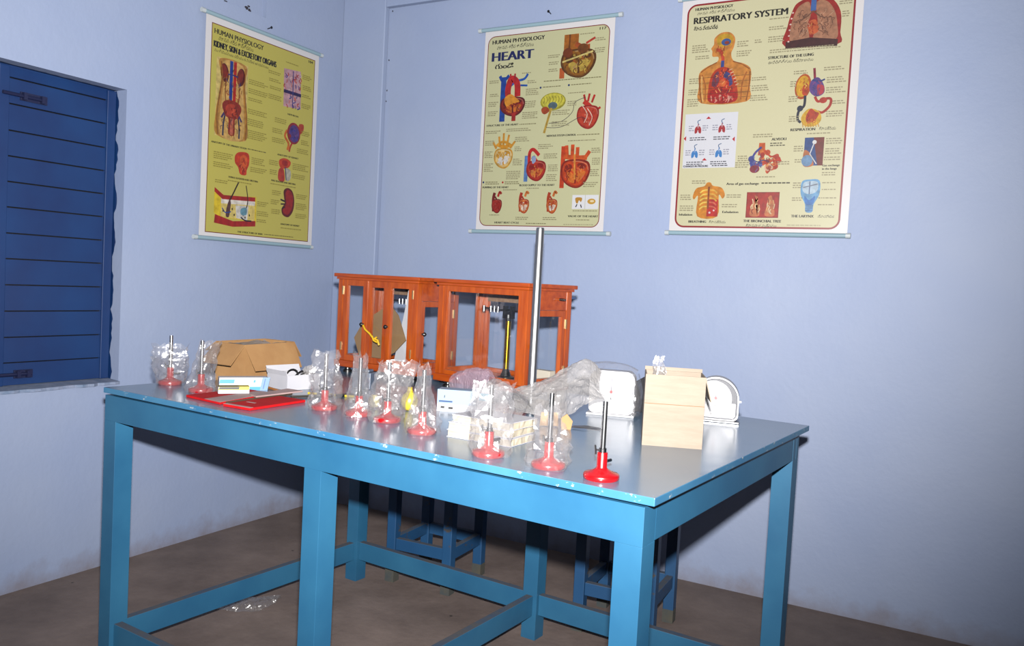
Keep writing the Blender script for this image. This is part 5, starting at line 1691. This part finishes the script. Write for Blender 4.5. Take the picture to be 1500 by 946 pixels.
# ------------------------------------------------------------------ meters and the pale carton
def meter(a, b, rz, label, wrapped):
    t = tag(empty('table_meter', T(a, b), TR + rz), label, 'meter', 'white table meters')
    W, Hh, Dp = 0.118, 0.118, 0.05

    def outline(g, z0):
        # D-shape: flat foot with small corners, broad round top
        pts = []
        w_ = W / 2 - g
        top_ = Hh - g
        rbt = 0.014
        rad_ = w_ if not wrapped else 0.022
        cz = top_ - rad_
        for k in range(6):
            aa = math.radians(-90 + 18 * k)
            pts.append((w_ - rbt + rbt * math.cos(aa), z0 + g + rbt + rbt * math.sin(aa)))
        for k in range(0, 13):
            aa = math.radians(90 * k / 12)
            pts.append((w_ - rad_ + rad_ * math.cos(aa), cz + rad_ * math.sin(aa)))
        for k in range(0, 13):
            aa = math.radians(90 + 90 * k / 12)
            pts.append((-w_ + rad_ + rad_ * math.cos(aa), cz + rad_ * math.sin(aa)))
        for k in range(6):
            aa = math.radians(180 + 18 * k)
            pts.append((-w_ + rbt + rbt * math.cos(aa), z0 + g + rbt + rbt * math.sin(aa)))
        return pts
    z0 = 0.006
    obj('casing', MB().prism(outline(0, z0), 0.010, Dp), WHITE, t, bevel=0.0015)
    obj('rim', MB().prism(outline(0.0, z0), 0.0, 0.010), WHITE, t)
    f = obj('front', MB().prism(outline(0.004 if not wrapped else 0.003, z0), -0.006, 0.0), GREY if not wrapped else WHITE, t, bevel=0.001)
    cz = 0.064
    if not wrapped:
        obj('dial', MB().lathe([(0.047, 0), (0.047, 0.0025), (0.045, 0.003)], 40, 0, Matrix.Translation((-0.006, -0.006, 0.062)) @ Matrix.Rotation(math.pi / 2, 4, 'X')), WHITE, f, smooth=True)
        obj('lower_plate', MB().prism([(-0.050, 0.013), (0.046, 0.013), (0.051, 0.019), (0.051, 0.052), (-0.050, 0.052)], -0.0075, -0.0061), WHITE, f)
    fy = -0.0092 if not wrapped else -0.0063
    mk = lambda nm, q, m: obj(nm, MB().plate([(x, fy, z) for x, z in q], (0, -1, 0), 0.0005), m, f)
    obj('pivot', MB().lathe([(0.0042, 0), (0.0042, 0.002)], 14, 0, Matrix.Translation((0, fy, cz)) @ Matrix.Rotation(math.pi / 2, 4, 'X')), mat('dark_red_plastic', (170, 30, 40), 0.4), f)
    mk('pointer', [(-0.0010, cz), (0.0010, cz), (0.0007, cz + 0.036), (-0.0007, cz + 0.036)], mat('grey_pointer', (70, 60, 80), 0.5))
    mk('letter_mark', [(-0.0022, cz - 0.020), (0.0022, cz - 0.020), (0.0, cz - 0.012)], BLACK)
    mk('letter_mark', [(-0.012, 0.020), (-0.008, 0.020), (-0.008, 0.024), (-0.012, 0.024)], BLACK)
    for k in range(9):
        aa = math.radians(50 + 10 * k)
        rr = 0.034
        x, z = rr * math.cos(aa), cz + rr * math.sin(aa)
        mk('tick', [(x, z), (x + 0.0006, z), (x + 0.0006 + 0.003 * math.cos(aa), z + 0.003 * math.sin(aa)), (x + 0.003 * math.cos(aa), z + 0.003 * math.sin(aa))], MATS['grey_pointer'])
    obj('foot_plate', MB().box(-W / 2 - 0.004, W / 2 + 0.004, -0.012, Dp + 0.004, 0, z0), STEEL if not wrapped else WHITE, t, bevel=0.0015)
    if not wrapped:
        obj('clip', MB().box(W / 2 - 0.002, W / 2 + 0.006, 0.002, 0.012, 0.055, 0.060), WHITE, t)
    return t


mt1 = meter(-0.437, 0.715, 0.33, 'white square-shouldered meter wrapped in film, left of the pale carton', True)
fw1 = crumple_sheet([[(0.046, -0.022, 0.004), (0.066, -0.020, 0.003), (0.076, 0.02, 0.003), (0.068, 0.056, 0.003)], [(0.048, -0.022, 0.06), (0.070, -0.020, 0.062), (0.080, 0.02, 0.062), (0.072, 0.057, 0.06)],
                     [(0.040, -0.020, 0.112), (0.062, -0.018, 0.116), (0.068, 0.02, 0.114), (0.062, 0.056, 0.11)]], 22, 18, 0.003, 61)
fw2 = crumple_sheet([[(-0.062, -0.018, 0.116), (-0.02, -0.019, 0.124), (0.03, -0.019, 0.124), (0.064, -0.016, 0.116)], [(-0.06, 0.02, 0.134), (-0.02, 0.02, 0.139), (0.03, 0.02, 0.135), (0.066, 0.02, 0.124)], [(-0.06, 0.056, 0.126), (-0.02, 0.056, 0.130), (0.03, 0.056, 0.128), (0.06, 0.056, 0.116)]], 24, 12, 0.003, 62)
fw1.add(fw2.v, fw2.f)
obj('plastic_wrapping', fw1, FILM, mt1)
mt2 = meter(-0.204, 0.858, 0.30, 'white round-topped meter with a grey rim, half hidden behind the pale carton', False)

ct = open_box('pale_carton', 'pale open cardboard carton standing upright on the right half of the table', -0.172, 0.482, 0.44, 0.128, 0.105, 0.155, 0.0028, CARDPALE,
              [('right', 0.055, 2.86, -0.006), ('back', 0.008, 0.1, 0.0)])
obj('seam', MB().box(-0.0636, 0.0636, -0.0535, -0.0524, 0.0915, 0.0925), CARDDK, ct)
fo = crumple_bag(71, 0.008, 0.015, 0.007, 0.072, 0.5, (-0.002, 0.0), 0.005, 12, 8)
tag(obj('film_scrap', fo, FILM, None, T(-0.204, 0.474, TH + 0.1155), TR + 0.4), 'crumpled film sticking up out of the pale carton', 'plastic')
obj('inner_pack', MB().box(-0.045, 0.045, -0.035, 0.035, 0.003, 0.114), CARD, ct)
tag(obj('black_pouch', MB().add([(-0.035, 0, 0), (0.035, 0, 0), (0.035, 0.03, 0), (-0.035, 0.03, 0), (-0.032, 0.008, 0.08), (0.03, 0.008, 0.12), (0.03, 0.02, 0.12), (-0.032, 0.02, 0.08)], [(0, 3, 2, 1), (4, 5, 6, 7), (0, 1, 5, 4), (1, 2, 6, 5), (2, 3, 7, 6), (3, 0, 4, 7)]), mat('black_leatherette', (14, 15, 24), 0.9), None, T(-0.398, 0.848), TR + 0.42, bevel=0.003), 'black pouch standing between the wrapped meter and the pale carton', 'pouch')

# ------------------------------------------------------------------ litter on the floor
tag(obj('plastic_bag', crumple_sheet([[(-0.09, -0.03, 0.002), (-0.03, -0.05, 0.003), (0.04, -0.045, 0.004), (0.09, 0.0, 0.012)], [(-0.085, 0.0, 0.012), (-0.02, 0.0, 0.03), (0.04, 0.0, 0.034), (0.10, 0.02, 0.03)], [(-0.08, 0.03, 0.003), (-0.02, 0.04, 0.006), (0.04, 0.045, 0.006), (0.10, 0.045, 0.014)]], 40, 24, 0.006, 81), FILM, None, (0.70, -1.165, 0), 0.6), 'crumpled clear plastic bag lying on the floor under the table', 'plastic bag')
